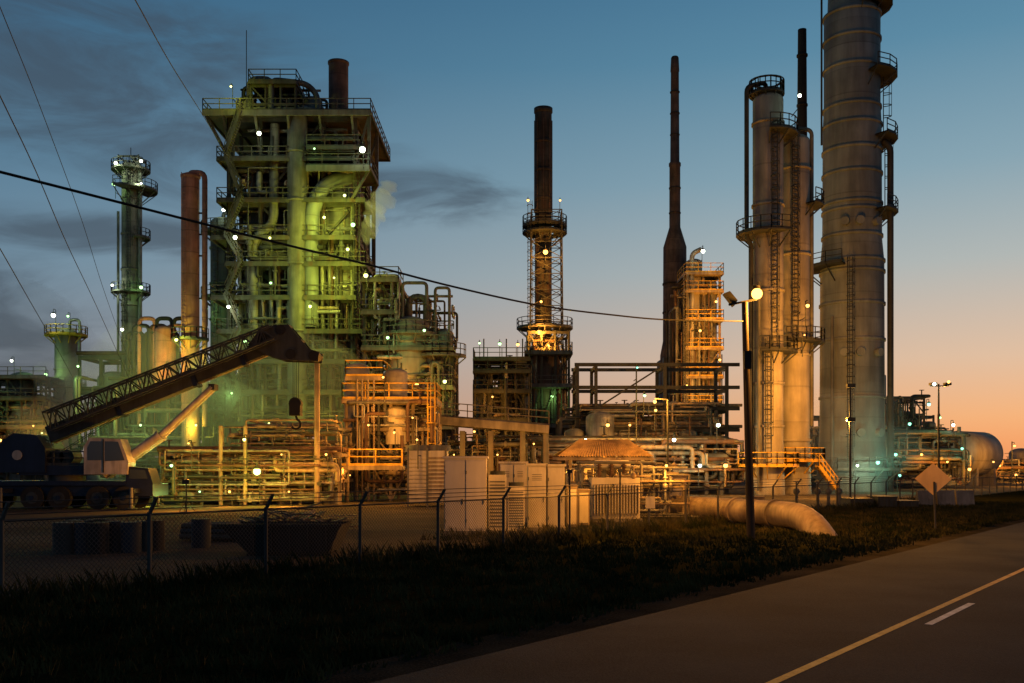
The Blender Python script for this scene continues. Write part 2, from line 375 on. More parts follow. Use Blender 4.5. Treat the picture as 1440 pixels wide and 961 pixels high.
# ------------------------------------------------------------------ fence
def fence():
    b=B('chain_link_fence'); s=-14
    def P(s,t,z): q=R(s,t); return (q[0],q[1],z)
    g='galvanised'
    while s<150:
        b.cyl(P(s,10,0),P(s,10,1.55),.045,g,n=8); b.beam(P(s,10,1.5),P(s,9.75,1.85),.055,.055,g); s+=3.0
    b.cyl(P(-14,10,1.5),P(148,10,1.5),.024,g,n=5)
    for k in range(3):
        t=10-.25*(k+1)/3; z=1.5+.35*(k+1)/3; b.cyl(P(-14,t,z),P(148,t,z),.010,g,n=4)
    ob=b.done()
    m,nt,out=newmat('chain_link');N=nt.nodes;L=nt.links
    uv=N.new('ShaderNodeUVMap');sp=N.new('ShaderNodeSeparateXYZ');L.new(uv.outputs[0],sp.inputs[0])
    res=[]
    for op in('ADD','SUBTRACT'):
        a=N.new('ShaderNodeMath');a.operation=op;L.new(sp.outputs[0],a.inputs[0]);L.new(sp.outputs[1],a.inputs[1])
        c=N.new('ShaderNodeMath');c.operation='DIVIDE';L.new(a.outputs[0],c.inputs[0]);c.inputs[1].default_value=.1
        f=N.new('ShaderNodeMath');f.operation='FRACT';L.new(c.outputs[0],f.inputs[0])
        l=N.new('ShaderNodeMath');l.operation='LESS_THAN';L.new(f.outputs[0],l.inputs[0]);l.inputs[1].default_value=.15;res.append(l)
    mxx=N.new('ShaderNodeMath');mxx.operation='MAXIMUM';L.new(res[0].outputs[0],mxx.inputs[0]);L.new(res[1].outputs[0],mxx.inputs[1])
    tr=N.new('ShaderNodeBsdfTransparent');p=N.new('ShaderNodeBsdfPrincipled');p.inputs['Base Color'].default_value=(.02,.02,.02,1);p.inputs['Roughness'].default_value=.8
    ms=N.new('ShaderNodeMixShader');L.new(mxx.outputs[0],ms.inputs[0]);L.new(tr.outputs[0],ms.inputs[1]);L.new(p.outputs[0],ms.inputs[2]);L.new(ms.outputs[0],out.inputs[0])
    me=bpy.data.meshes.new('fabric');me.from_pydata([P(-14,10.03,.03),P(148,10.03,.03),P(148,10.03,1.5),P(-14,10.03,1.5)],[],[(0,1,2,3)])
    u=me.uv_layers.new(name='UVMap')
    for i,c in enumerate([(0,0),(162,0),(162,1.47),(0,1.47)]): u.data[i].uv=c
    me.materials.append(m); fo=bpy.data.objects.new('fabric',me);scene.collection.objects.link(fo);fo.parent=ob;fo.matrix_parent_inverse=Matrix.Translation(-ob.location)
fence()

PM=['pipe_silver','pipe_tan','steel_grey','steel_green','insulation','steel_green','pipe_brown','steel_dark']
# ------------------------------------------------------------------ main process tower
def main_tower():
    b=B('process_tower_structure'); D=100; x=lambda p:X(p,D); z=lambda p:Z(p,D)
    sg='steel_green'
    x0,x1=x(338),x(508); y0,y1=96,109
    lv=[z(v) for v in(640,598,556,515,475,430,385,350,300,245,185)]
    b.frame(x0,x1,y0,y1,lv,4,3,sg,w=.42,brace=.35)
    for i,zz in enumerate(lv[1:-1]):
        e=random.choice([0,.8,1.4]); b.deck(x0-e,x1+(1.2 if i%2 else .3),y0-1.3,y0+3.5,zz,sg,sides='flr')
        b.deck(x0+4,x1,y0+6,y1,zz+.0,sg,sides='b')
    tz=lv[-1]; b.deck(x(311),x(533),y0-2,y1,tz,sg); 
    b.box(x(311),x(533),y0-2.2,y0-2.07,tz-.55,tz-.02,'steel_grey')
    for p in(338,380,423,465,508): b.beam((x(p),y0,tz-3.2),(x(p),y0-2,tz-.3),.2,.25,sg)
    b.beam((x0,y0,tz-4),(x(313),y0-1.5,tz-.3),.25,.25,sg)
    for yy in(y0-1.5,y0+4):
        b.beam((x(530),yy,z(262)),(x(530),yy,tz),.3,.3,sg); b.beam((x(510),yy,z(262)),(x(530),yy,tz-.3),.2,.2,sg); b.beam((x(508),yy,z(300)),(x(530),yy,z(262)),.25,.25,sg)
    b.deck(x(448),x(532),y0-2,y0+4,z(258),sg,sides='flr'); b.box(x(448),x(532),y0-2.2,y0-2.07,z(258)-.6,z(258)-.02,'steel_grey')
    b.deck(x(448),x(520),y0-1.8,y0+4,z(232),sg,sides='fr')
    b.vessel(x(483),y0+2.2,z(440),z(255),2.0,'insulation',bands=[z(v) for v in(300,345,395,430)])
    b.rev(x(483),y0+2.2,[(.5,z(480)),(.7,z(462)),(2.0,z(440))],'insulation')
    b.cyl((x(483),y0+2.2,z(640)),(x(483),y0+2.2,z(478)),.5,'insulation',n=16)
    b.vessel(x(432),y0-.6,z(640),z(182),.95,'steel_grey',bands=[z(v) for v in(235,300,385,475,560)])
    b.vessel(x(382),y0+5,z(520),z(205),2.5,'steel_grey',bands=[z(v) for v in(250,300,385)])
    b.vessel(x(420),y0+9,z(600),z(200),2.4,'steel_green'); b.vessel(x(465),y0+10,z(640),z(200),2.2,'steel_green'); b.vessel(x(360),y0+10,z(640),z(260),1.8,'steel_dark')
    b.vessel(x(360),y0+3,z(640),z(400),1.5,'insulation')
    b.vessel(x(408),y0+2,z(640),z(440),1.3,'column_pale')
    b.tube([(x(505),y0+1,z(262)),(x(470),y0-.5,z(275)),(x(450),y0-.5,z(310)),(x(450),y0-.5,z(470))],.75,'column_grey',n=16,bend=2)
    b.tube([(x(400),y0,z(195)),(x(400),y0-.3,z(330)),(x(372),y0-.3,z(350)),(x(372),y0-.3,z(500))],.45,'insulation',n=12)
    zt=tz
    b.cyl((x(476),y0+4,z(262)),(x(476),y0+4,z(88)),.98,'stack_brown',n=28); b.rev(x(476),y0+4,[(.98,z(92)),(1.06,z(91)),(1.06,z(88)),(.8,z(88)),(.8,z(93))],'stack_brown',28)
    b.vessel(x(354),y0+2,zt,z(148),.95,'column_pale',n=24); b.vessel(x(442),y0+3,zt,z(142),1.0,'column_grey',n=24)
    b.hdrum(x(380),x(412),y0+3,z(160),1.1,'steel_green',ground=zt)
    b.frame(x(368),x(428),y0,y0+6,[z(165),z(140)],3,1,sg,w=.25,brace=.4,z0=zt); b.deck(x(366),x(430),y0-.5,y0+6,z(138),sg)
    b.tube([(x(362),y0+1,z(180)),(x(362),y0+1,z(128)),(x(392),y0+1,z(128)),(x(392),y0+1,z(150))],.32,'steel_grey',n=10)
    b.tube([(x(395),y0,z(180)),(x(395),y0,z(134)),(x(440),y0+1,z(134)),(x(455),y0+1,z(150)),(x(455),y0+1,z(180))],.28,'steel_grey',n=10)
    b.maze(x(345),x(460),y0,y0+6,zt+.3,z(135),34,PM,.08,.24)
    b.cyl((x(354),y0+2,z(150)),(x(354),y0+2,z(55)),.04,'steel_dark',n=5)
    for i in range(len(lv)-1):
        b.maze(x0,x1+.3,y0-1,y0+6,lv[i]+.4,min(lv[i+1]+4,tz-1),30 if i<7 else 22,PM,.07,.26)
    for k in range(24):
        xx=x0+random.random()*(x1-x0); b.cyl((xx,y0-.9+random.random()*2,random.choice(lv[:4])),(xx,y0-.9+random.random(),random.choice(lv[5:-1])),.08+.14*random.random(),random.choice(PM),n=8)
    for i in range(1,len(lv)-1):
        a,c=(x(341),x(362)) if i%2 else (x(362),x(341)); b.stairs((a,y0-1.8,lv[i]),(c,y0-1.8,lv[i+1]),.9,sg)
    for i in range(1,9):
        for k in range(4):
            xx=x0+1+random.random()*(x1-x0-2); b.vessel(xx,y0+1+random.random()*3,lv[i],lv[i]+1.2+1.1*random.random(),.35+.4*random.random(),random.choice(PM),n=16)
    b.ladder(x(512),y0-.5,z(475),z(262),-90,sg)
    L=[(350,156,'y',700),(388,219,'w',500),(524,241,'w',600),(357,356,'w',500),(403,357,'y',600),(403,415,'g',400),(347,446,'w',900),
       (474,330,'y',2200),(500,300,'y',700),(512,340,'g',500),(455,446,'y',900),(486,408,'y',1800),(440,500,'g',300),(370,492,'g',600),(505,372,'y',1200),(352,560,'g',600),(402,600,'y',400),(465,575,'y',700),(460,238,'g',300)]
    for px,py,k,P in L: b.lamp(x(px),y0-2.4-random.random()*.6,z(py),k,P,r=.15 if k!='w' else .22)
    b.done()
main_tower()

def cols_left():
    D=130;x=lambda p:X(p,D);z=lambda p:Z(p,D)
    b=B('distillation_column')
    b.vessel(x(184),D,0,z(228),1.15,'column_pale',skirt=3,bands=[z(v) for v in(280,330,380,430,480)])
    for py,a0,a1 in((240,-200,160),(268,-110,70),(412,-180,90),(335,-60,60)): b.rplat(x(184),D,z(py),1.15,1.3 if py!=268 else 2.2,a0,a1,'steel_grey')
    b.tube([(x(199),D-.5,0),(x(199),D-.5,z(236)),(x(188),D-.3,z(222))],.28,'pipe_silver'); b.tube([(x(170),D-.9,z(600)),(x(170),D-.9,z(300))],.18,'pipe_silver')
    b.ladder(x(186),D-1.25,z(410),z(240),-90,'steel_grey'); b.ladder(x(180),D-1.25,z(560),z(412),-90,'steel_grey')
    b.frame(x(172),x(200),D-1.3,D+1.3,[z(222)],1,1,'steel_grey',w=.2,z0=z(240))
    b.tube([(x(184),D,z(225)),(x(184),D,z(208))],.05,'steel_dark')
    for px,py,k,P in((171,236,'w',500),(206,233,'w',300),(168,265,'g',300),(206,264,'w',300),(166,405,'w',600),(206,408,'g',300)): b.lamp(x(px),D-1.9,z(py),k,P*1.4,r=.2)
    b.done()
    D=102; b=B('smokestack'); x=lambda p:X(p,D);z=lambda p:Z(p,D)
    b.cyl((x(268),D,0),(x(268),D,z(250)),.88,'stack_rust',n=28); b.rev(x(268),D,[(.88,z(252)),(1,z(250)),(1,z(247)),(.3,z(243))],'stack_rust',24)
    b.tube([(x(268),D,z(250)),(x(268),D,z(243)),(x(288),D,z(243)),(x(288),D,z(600))],.28,'stack_rust',bend=.9,n=12)
    for py in(300,330,360,420,460): b.beam((x(268),D,z(py)),(x(288),D,z(py)),.15,.15,'steel_dark')
    b.ladder(x(263),D-.95,z(500),z(260),-90,'stack_rust',cage=False)
    b.rplat(x(268),D,z(478),.9,1,-180,0,'steel_grey'); b.lamp(x(258),D-2.2,z(482),'y',1300); b.lamp(x(270),D-2.6,z(590),'g',900)
    b.done()
    D=108; b=B('distillation_column'); x=lambda p:X(p,D);z=lambda p:Z(p,D)
    b.vessel(x(314),D,0,z(306),1.35,'column_grey',skirt=3,bands=[z(v) for v in(350,400,450,500)])
    b.rplat(x(314),D,z(328),1.35,1,-200,20,'steel_grey'); b.rplat(x(314),D,z(420),1.35,1,-200,20,'steel_grey')
    b.tube([(x(330),D-.4,0),(x(330),D-.4,z(300)),(x(314),D,z(300)),(x(314),D,z(310))],.22,'pipe_silver'); b.ladder(x(308),D-1.4,z(600),z(330),-90,'steel_grey')
    b.lamp(x(322),D-2.0,z(302),'w',350); b.lamp(x(300),D-2.6,z(440),'g',600); b.done()
    D=125; b=B('distillation_column'); x=lambda p:X(p,D);z=lambda p:Z(p,D)
    b.vessel(x(93),D,0,z(462),1.35,'column_pale',skirt=2,bands=[z(520),z(570)]); b.rplat(x(93),D,z(472),1.35,1.2,-200,160,'yellow_paint')
    b.rplat(x(93),D,z(545),1.35,1,-180,60,'steel_grey')
    b.tube([(x(98),D,z(463)),(x(98),D,z(450)),(x(112),D,z(450)),(x(112),D,z(640))],.2,'pipe_silver')
    b.lamp(x(88),D-2.5,z(448),'w',900,r=.22);b.lamp(x(108),D-2.5,z(449),'g',500,r=.2);b.lamp(x(80),D-3,z(530),'g',1700); b.done()
cols_left()

def left_background():
    D=120;x=lambda p:X(p,D);z=lambda p:Z(p,D)
    b=B('process_unit'); lv=[z(v) for v in(650,600,560,530)]
    b.frame(x(-90),x(70),D,D+10,lv,8,2,'steel_green',w=.3,brace=.3)
    for zz in lv: b.deck(x(-90),x(70),D-1,D+3,zz,'steel_green',sides='f')
    b.maze(x(-90),x(75),D-1,D+6,.5,z(545),110,PM,.08,.3)
    for p,t in((-60,540),(-20,550),(15,520),(48,560)): b.vessel(x(p),D+3,0,z(t),1.6,random.choice(['column_grey','insulation']))
    for px,py,k,P in((28,510,'w',500),(5,575,'g',500),(58,600,'o',400),(12,620,'o',300),(70,610,'y',500)): b.lamp(x(px),D-2,z(py),k,P,r=.15)
    b.done()
    D=105; b=B('pipe_rack'); x=lambda p:X(p,D);z=lambda p:Z(p,D); lv=[z(v) for v in(590,550,500)]
    b.frame(x(112),x(262),D,D+6,lv,5,1,'steel_dark',w=.35,brace=.3)
    for zz in lv:
        for k in range(6): b.cyl((x(105),D+.5+k*.9,zz+.3),(x(270),D+.5+k*.9,zz+.3),.12+.15*random.random(),random.choice(PM),n=8)
    for k in range(9):
        xx=x(185+k*8); b.tube([(xx,D-1,z(600)),(xx,D-1,z(470-(k%3)*10)),(xx+1.6,D-1,z(470-(k%3)*10)),(xx+1.6,D-1,z(620))],.22,random.choice(['pipe_brown','stack_rust','steel_grey','steel_dark']),n=10)
    b.maze(x(110),x(335),D-3,D+6,.5,z(530),160,PM,.08,.26)
    b.vessel(x(238),D-1,z(560),z(460),1.1,'stack_rust');b.vessel(x(150),D+2,0,z(520),1.7,'column_grey')
    for px,py,k,P in((130,520,'g',1300),(190,470,'w',300),(205,545,'y',700),(160,585,'g',900),(250,520,'o',350),(290,600,'y',700),(215,600,'g',800),(305,520,'g',500)): b.lamp(x(px),D-3.5,z(py),k,P,r=.14)
    b.done()
left_background()

def mid_unit():
    D=92;x=lambda p:X(p,D);z=lambda p:Z(p,D)
    b=B('process_unit'); lv=[z(v) for v in(640,600,545,490,440,395)]
    b.frame(x(512),x(560),D,D+8,lv,2,2,'steel_green',w=.3); b.frame(x(560),x(636),D,D+8,lv[:4],3,2,'steel_green',w=.3)
    for i,zz in enumerate(lv): b.deck(x(510),x(562 if i>3 else 638),D-1,D+3,zz,'steel_grey',sides='flr')
    b.vessel(x(574),D+1,z(640),z(443),1.85,'column_pale',bands=[z(480),z(530)]); 
    for px in(606,625): b.vessel(x(px),D+1,0,z(462),.8,'insulation',n=24)
    b.tube([(x(574),D+1,z(446)),(x(574),D+1,z(415)),(x(598),D+1,z(415)),(x(598),D+1,z(560))],.3,'steel_grey',n=10,bend=1)
    b.tube([(x(566),D,z(450)),(x(566),D,z(398)),(x(600),D,z(398)),(x(600),D,z(430))],.16,'steel_grey')
    b.tube([(x(612),D,z(470)),(x(612),D,z(405)),(x(632),D,z(405)),(x(632),D,z(560))],.14,'steel_grey')
    b.rplat(x(574),D+1,z(470),1.85,1,-180,0,'steel_grey'); b.rplat(x(620),D+1,z(500),1.3,1,-180,0,'steel_grey')
    b.maze(x(510),x(640),D-1,D+7,.4,z(500),150,PM,.07,.25); b.maze(x(512),x(562),D-1,D+6,z(500),z(385),55,PM,.06,.22); b.maze(x(562),x(640),D,D+6,z(520),z(410),45,PM,.05,.14)
    for px,py,k,P in((520,395,'y',400),(550,480,'g',700),(600,470,'g',300),(540,540,'o',500),(590,545,'o',400),(560,590,'o',400),(628,540,'y',400)): b.lamp(x(px),D-2.5,z(py),k,P,r=.15)
    b.done()
    D=70;x=lambda p:X(p,D);z=lambda p:Z(p,D)
    b=B('pump_platform'); y='yellow_paint'
    b.frame(x(487),x(612),D,D+5,[z(640),z(600),z(563)],4,1,'pipe_tan',w=.22,brace=.3)
    b.deck(x(483),x(614),D-.6,D+5,z(562),'pipe_tan',y); b.deck(x(487),x(540),D-.4,D+4,z(530),'pipe_tan',y,sides='flr')
    b.vessel(x(497),D+1.5,z(640),z(507),.9,'column_pale',n=24); b.vessel(x(553),D+1.5,z(562),z(515),.85,'column_pale',n=24); b.vessel(x(556),D+.5,z(625),z(570),.75,'cream_paint',n=24)
    b.deck(x(430),x(572),D-3,D-1.4,z(655),'pipe_tan',y,sides='f'); b.stairs((x(430),D-2.2,z(655)),(x(400),D-2.2,.2),1,'pipe_tan',y)
    b.maze(x(480),x(615),D-1,D+4,.3,z(565),95,['pipe_tan','pipe_silver','steel_grey','pipe_brown','steel_dark'],.05,.16)
    b.maze(x(485),x(612),D+1,D+4,z(560),z(530),14,['pipe_tan','steel_grey'],.05,.12)
    for px in(505,512,520,528): b.cyl((x(px),D-.8,z(705)),(x(px),D-.8,z(535)),.07,'pipe_tan',n=8)
    b.ladder(x(608),D-.7,z(640),z(562),-90,y)
    for px,py,k,P in((560,610,'o',700),(500,668,'o',300),(585,590,'o',600),(525,600,'o',500),(545,535,'o',700)): b.lamp(x(px),D-2.4,z(py),k,P,r=.07,off=(0,-3,.3))
    b.done()
    D=60; x=lambda p:X(p,D);z=lambda p:Z(p,D); b=B('air_cooler')
    b.box(x(574),x(627),D,D+2.4,.25,z(634),'cream_paint')
    for k in range(11): zz=.5+k*.24; b.box(x(575),x(600),D-.08,D-.003,zz,zz+.12,'cream_paint'); b.box(x(602),x(626),D-.08,D-.003,zz,zz+.12,'pipe_tan')
    for px in(574,601,627): b.box(x(px)-.06,x(px)+.06,D-.12,D-.004,.0,z(630),'steel_grey')
    for px in(587,613): b.cyl((x(px),D+1.2,z(634)),(x(px),D+1.2,z(634)+.35),.8,'steel_grey',n=20)
    b.lamp(x(592),D-2.5,z(620),'o',450,r=.06,off=(0,-2,0))
    b.done()
    D=75;x=lambda p:X(p,D);z=lambda p:Z(p,D); b=B('pipe_bridge')
    for yy in(D,D+3):
        b.beam((x(600),yy,z(590)),(x(772),yy,z(604)),.3,.6,'concrete')
    b.beam((x(600),D+1.5,z(594)),(x(772),D+1.5,z(607)),2.6,.15,'steel_grey')
    b.rail([(x(600),D,z(585)),(x(772),D,z(599))],'steel_grey')
    for px in(612,650,690,735,768): b.box(x(px)-.2,x(px)+.2,D+.2,D+.6,0,z(606),'steel_grey'); b.box(x(px)-.2,x(px)+.2,D+2.4,D+2.8,0,z(606),'steel_grey')
    for k in range(5): b.cyl((x(600),D+.5+.5*k,z(586)),(x(772),D+.5+.5*k,z(600)),.13,random.choice(PM),n=8)
    b.maze(x(625),x(775),D+1,D+6,.3,z(610),80,PM,.05,.2)
    for px,py,k,P in((640,640,'o',400),(700,640,'o',400),(750,625,'o',300)): b.lamp(x(px),D-1.5,z(py),k,P,r=.08)
    b.done()
mid_unit()

def manifold():
    D=64;x=lambda p:X(p,D);z=lambda p:Z(p,D); b=B('pipe_manifold')
    b.frame(x(228),x(478),D,D+6,[z(672),z(635)],9,2,'pipe_tan',w=.2,brace=.3)
    for k in range(7): b.cyl((x(222),D+k*.9,z(632)),(x(480),D+k*.9,z(632)),.09+.12*random.random(),random.choice(['pipe_tan','steel_grey','insulation','pipe_brown']),n=10)
    for k in range(6): b.cyl((x(225),D+k*.9+.3,z(668)),(x(478),D+k*.9+.3,z(668)),.09+.12*random.random(),random.choice(['pipe_tan','pipe_silver']),n=10)
    b.maze(x(225),x(480),D-1.5,D+6,.25,z(632),270,['pipe_tan','pipe_silver','pipe_tan','steel_grey','steel_green','pipe_brown','steel_dark'],.05,.18)
    b.maze(x(300),x(480),D,D+6,z(632),z(590),40,['pipe_tan','steel_grey'],.05,.12)
    for p in(245,352,440): b.hdrum(x(p),x(p+22),D+.5,1.3,.42,'steel_grey',ground=.0)
    for p in(262,318,395,462): b.vessel(x(p),D+1,0,z(650),.5,'insulation',n=20)
    for px in(318,352,450,452): b.cyl((x(px),D-1.2,0),(x(px),D-1.2,z(500 if px>440 else 600)),.13,'pipe_tan',n=10)
    for px,py,k,P in((377,663,'y',700),(300,690,'g',500),(262,655,'g',500),(420,690,'o',350),(340,690,'o',300),(470,640,'o',450),(410,640,'o',400),(232,690,'y',350),(360,620,'y',300),(285,625,'o',300)): b.lamp(x(px),D-2.8,z(py),k,P,r=.08 if px!=377 else .18)
    b.done()
    b=B('storage_drums'); 
    for k in range(18):
        xx=-13.5+random.random()*4.2;yy=28+random.random()*3; b.cyl((xx,yy,0.005),(xx,yy,.88),.29,random.choice(['blue_drum','steel_dark','black_metal','blue_drum']),n=14)
    b.done()
    b=B('pipe_stack')
    for k in range(22):
        r=.09; row=k%8; lay=k//8; b.cyl((-11,33+row*.2+lay*.1,.15+lay*.17),(-5.6,32+row*.2+lay*.1,.15+lay*.17),r,random.choice(['galvanised','pipe_brown']),n=8)
    for xx in(-10,-6.5): b.box(xx-.1,xx+.1,31.9,35,0.005,.06,'wood_pole')
    b.done()
    b=B('scrap_pile')
    for k in range(120):
        xx=-10.5+random.random()*4;yy=37+random.random()*3; a=random.random()*3.14; l=.4+random.random()*.8
        p=Vector((xx,yy,.05+random.random()*.8*(1-abs(xx+8.5)/2.6)));q=p+Vector((math.cos(a)*l,math.sin(a)*l,(random.random()-.5)*.5)); q.z=max(q.z,.05)
        b.beam(p,q,.08+.1*random.random(),.05,random.choice(['pipe_brown','steel_dark','galvanised','pipe_tan']))
    b.done()
manifold()

def skip():
    b=B('open_skip'); x0,x1=X(318,28),X(485,28); y0,y1=27.3,29.3; zt=.86
    o=[(x0,y0,zt),(x1,y0,zt),(x1,y1,zt),(x0,y1,zt),(x0+.75,y0+.15,.08),(x1-.35,y0+.15,.08),(x1-.35,y1-.15,.08),(x0+.75,y1-.15,.08)]
    t=.06; i=[(x0+t,y0+t,zt),(x1-t,y0+t,zt),(x1-t,y1-t,zt),(x0+t,y1-t,zt),(x0+.78,y0+.22,.16),(x1-.4,y0+.22,.16),(x1-.4,y1-.22,.16),(x0+.78,y1-.22,.16)]
    b.add(o,[(4,7,6,5),(0,4,5,1),(1,5,6,2),(2,6,7,3),(3,7,4,0)],'black_metal'); b.add(i,[(4,5,6,7),(0,1,5,4),(1,2,6,5),(2,3,7,6),(3,0,4,7)],'black_metal')
    for k in range(5): xx=x0+.9+k*.5; b.beam((xx,y0+.08,.12),(xx,y0-.02,zt),.07,.06,'black_metal')
    b.beam((x0-.03,y0-.02,zt),(x1+.03,y0-.02,zt),.08,.08,'black_metal'); b.beam((x0+.7,y0+.3,.04),(x1-.4,y0+.3,.04),.15,.08,'black_metal'); b.beam((x0+.7,y1-.3,.04),(x1-.4,y1-.3,.04),.15,.08,'black_metal')
    b.done()
skip()

# ------------------------------------------------------------------ mobile crane
def crane():
    D=58;x=lambda p:X(p,D);z=lambda p:Z(p,D); b=B('mobile_crane'); bl='crane_blue'; y0,y1=D-1.3,D+1.3
    b.box(x(-70),x(205),y0+.25,y1-.25,.75,1.35,bl); b.box(x(-60),x(188),y0,y1,1.352,1.62,bl)
    b.box(x(189),x(226),y0,y1,.75,1.45,bl)
    vs=[(x(188),y0+.05,1.45),(x(226),y0+.05,1.45),(x(219),y0+.05,2.35),(x(190),y0+.05,2.45)]; v2=[(a,y1-1.2,c) for a,_,c in vs]
    b.add(vs+v2,[(0,1,2,3),(7,6,5,4),(0,4,5,1),(1,5,6,2),(2,6,7,3),(3,7,4,0)],bl)
    b.add([(x(193),y0+.03,1.75),(x(219),y0+.03,1.75),(x(215),y0+.03,2.25),(x(194),y0+.03,2.3)],[(0,1,2,3)],'glass')
    for p in(-45,-8,60,97,150,187):
        for yy in(y0-.02,y1-.38):
            b.cyl((x(p),yy,.66),(x(p),yy+.4,.66),.66,'rubber',n=24); b.cyl((x(p),yy-.02,.66),(x(p),yy+.03,.66),.34,'steel_dark',n=16); b.cyl((x(p),yy-.08,.66),(x(p),yy+.03,.66),.14,bl,n=10)
        b.box(x(p)-.75,x(p)+.75,y0-.03,y0+.35,1.38,1.45,bl)
    for p in(28,205,-68):
        for yy in(y0-.9,y1+.7):
            b.box(x(p)-.15,x(p)+.15,min(yy,D),max(yy,D),.95,1.2,bl); b.cyl((x(p),yy,.1),(x(p),yy,1.25),.1,'steel_grey',n=10); b.cyl((x(p),yy,0.01),(x(p),yy,.12),.35,'steel_dark',n=14)
    b.cyl((x(95),D,1.6),(x(95),D,1.95),1.0,'steel_dark',n=28)
    b.box(x(40),x(140),D-1.15,D+1.15,1.95,2.5,bl)
    pr=[(x(12),2.1),(x(10),3.0),(x(18),3.9),(x(34),4.35),(x(66),4.25),(x(78),3.5),(x(78),2.1)]
    n=len(pr); vs=[(a,D-1.3,c) for a,c in pr]+[(a,D+1.3,c) for a,c in pr]
    b.add(vs,[tuple(range(n)),tuple(range(2*n-1,n-1,-1))]+[(i,n+i,n+(i+1)%n,(i+1)%n) for i in range(n)],bl)
    b.cyl((x(40),D-1.36,3.1),(x(40),D-1.29,3.1),.28,'crane_grey',n=20)
    for k in range(2): b.cyl((x(86+k*14),D-.6,3.0),(x(86+k*14),D+.6,3.0),.42,'steel_dark',n=18)
    b.rail([(x(45),D-1.1,2.5),(x(130),D-1.1,2.5)],'steel_dark',h=.8)
    c=[(x(133),2.0),(x(192),2.0),(x(194),2.7),(x(183),4.0),(x(140),4.1),(x(133),3.6)]
    n=len(c); vs=[(a,D-1.45,q) for a,q in c]+[(a,D-.35,q) for a,q in c]
    b.add(vs,[tuple(range(n)),tuple(range(2*n-1,n-1,-1))]+[(i,n+i,n+(i+1)%n,(i+1)%n) for i in range(n)],'crane_grey')
    b.add([(x(162),D-1.465,2.75),(x(189),D-1.465,2.8),(x(180),D-1.465,3.85),(x(162),D-1.465,3.88)],[(0,1,2,3)],'glass')
    b.add([(x(138),D-1.465,2.8),(x(158),D-1.465,2.8),(x(158),D-1.465,3.88),(x(142),D-1.465,3.88),(x(138),D-1.465,3.5)],[(0,1,2,3,4)],'glass')
    b.beam((x(160),D-1.48,2.1),(x(160),D-1.48,4.0),.05,.03,'black_metal')
    a=Vector((x(72),D,z(612))); e=Vector((x(398),D,z(482))); dr=(e-a).normalized(); up=Vector((-dr.z,0,dr.x))
    b.beam(a,a.lerp(e,.62),.9,.95,'steel_dark',up=up); b.beam(a.lerp(e,.6),a.lerp(e,.83),.75,.8,'steel_dark',up=up); b.beam(a.lerp(e,.8),e,.62,.68,'steel_dark',up=up)
    b.beam(a-up*.5,e-up*.36,.25,.06,'pipe_tan',up=up)
    for t in(.3,.62,.83): b.beam(a.lerp(e,t)-dr*.12,a.lerp(e,t)+dr*.12,1.05 if t<.7 else .85,1.1 if t<.7 else .95,bl,up=up)
    off=Vector((0,-.8,0))+up*.55; m=24
    W0,W1=.55,.4
    for sx in(0,-.6):
        for sg in(-1,1):
            b.beam(a.lerp(e,.04)+off+Vector((0,sx,0))+up*sg*W0,a.lerp(e,.99)+off+Vector((0,sx,0))+up*sg*W1,.1,.1,'steel_dark',up=up)
    for k in range(m):
        p=a.lerp(e,.04+.95*k/m)+off;q=a.lerp(e,.04+.95*(k+1)/m)+off; w0=W0+(W1-W0)*k/m; w1=W0+(W1-W0)*(k+1)/m
        for sx in(0,-.6):
            sg=1 if k%2 else -1; b.beam(p+up*w0*sg+Vector((0,sx,0)),q-up*w1*sg+Vector((0,sx,0)),.07,.07,'steel_dark')
            b.beam(p+up*w0+Vector((0,sx,0)),p-up*w0+Vector((0,sx,0)),.05,.05,'steel_dark')
        b.beam(p+up*w0,p+up*w0+Vector((0,-.6,0)),.05,.05,'steel_dark')
    c0=Vector((x(150),D,z(668)));c1=Vector((x(228),D,z(612)));c2=Vector((x(300),D,z(545)))
    for yy in(-.28,.28):
        o=Vector((0,yy,0)); b.cyl(c0+o,c1+o,.27,'crane_grey',n=16); b.cyl(c1+o,c2+o,.16,'crane_grey',n=14); b.cyl(c1+o-(c1-c0).normalized()*.15,c1+o,.32,'crane_grey',n=16)
    b.beam(c2-Vector((0,.4,0)),c2+Vector((0,.4,0)),.35,.35,'steel_dark')
    hd=[(x(352),z(487)),(x(372),z(462)),(x(408),z(458)),(x(425),z(478)),(x(436),z(492)),(x(452),z(497)),(x(450),z(510)),(x(400),z(508)),(x(380),z(502))]
    n=len(hd)
    for ya,yb in((D-.6,D-.5),(D+.5,D+.6)):
        vs=[(q,ya,c) for q,c in hd]+[(q,yb,c) for q,c in hd]
        b.add(vs,[tuple(range(n)),tuple(range(2*n-1,n-1,-1))]+[(i,n+i,n+(i+1)%n,(i+1)%n) for i in range(n)],'steel_dark')
    for (p,q) in hd[:5]: b.beam((p,D-.5,q-.08),(p,D+.5,q-.08),.1,.1,'steel_dark')
    for p,q in((412,500),(444,502),(398,466),(372,478)): b.cyl((x(p),D-.66,z(q)),(x(p),D+.66,z(q)),.3,'black_metal',n=18)
    for dx in(-.16,-.05,.05,.16): b.cyl((x(416)+dx,D,z(505)),(x(416)+dx,D,z(562)),.018,'black_metal',n=4)
    b.cyl((x(416),D-.3,z(568)),(x(416),D+.3,z(568)),.36,'black_metal',n=18); b.box(x(416)-.32,x(416)+.32,D-.34,D+.34,z(585),z(566),'black_metal')
    hk=[Vector((x(416),D,z(585)))]+[Vector((x(416)+.28*math.sin(t),D,z(597)+.28*math.cos(t))) for t in [0.3+i*.55 for i in range(8)]]
    b.tube(hk,.07,'black_metal',n=8,bend=.05)
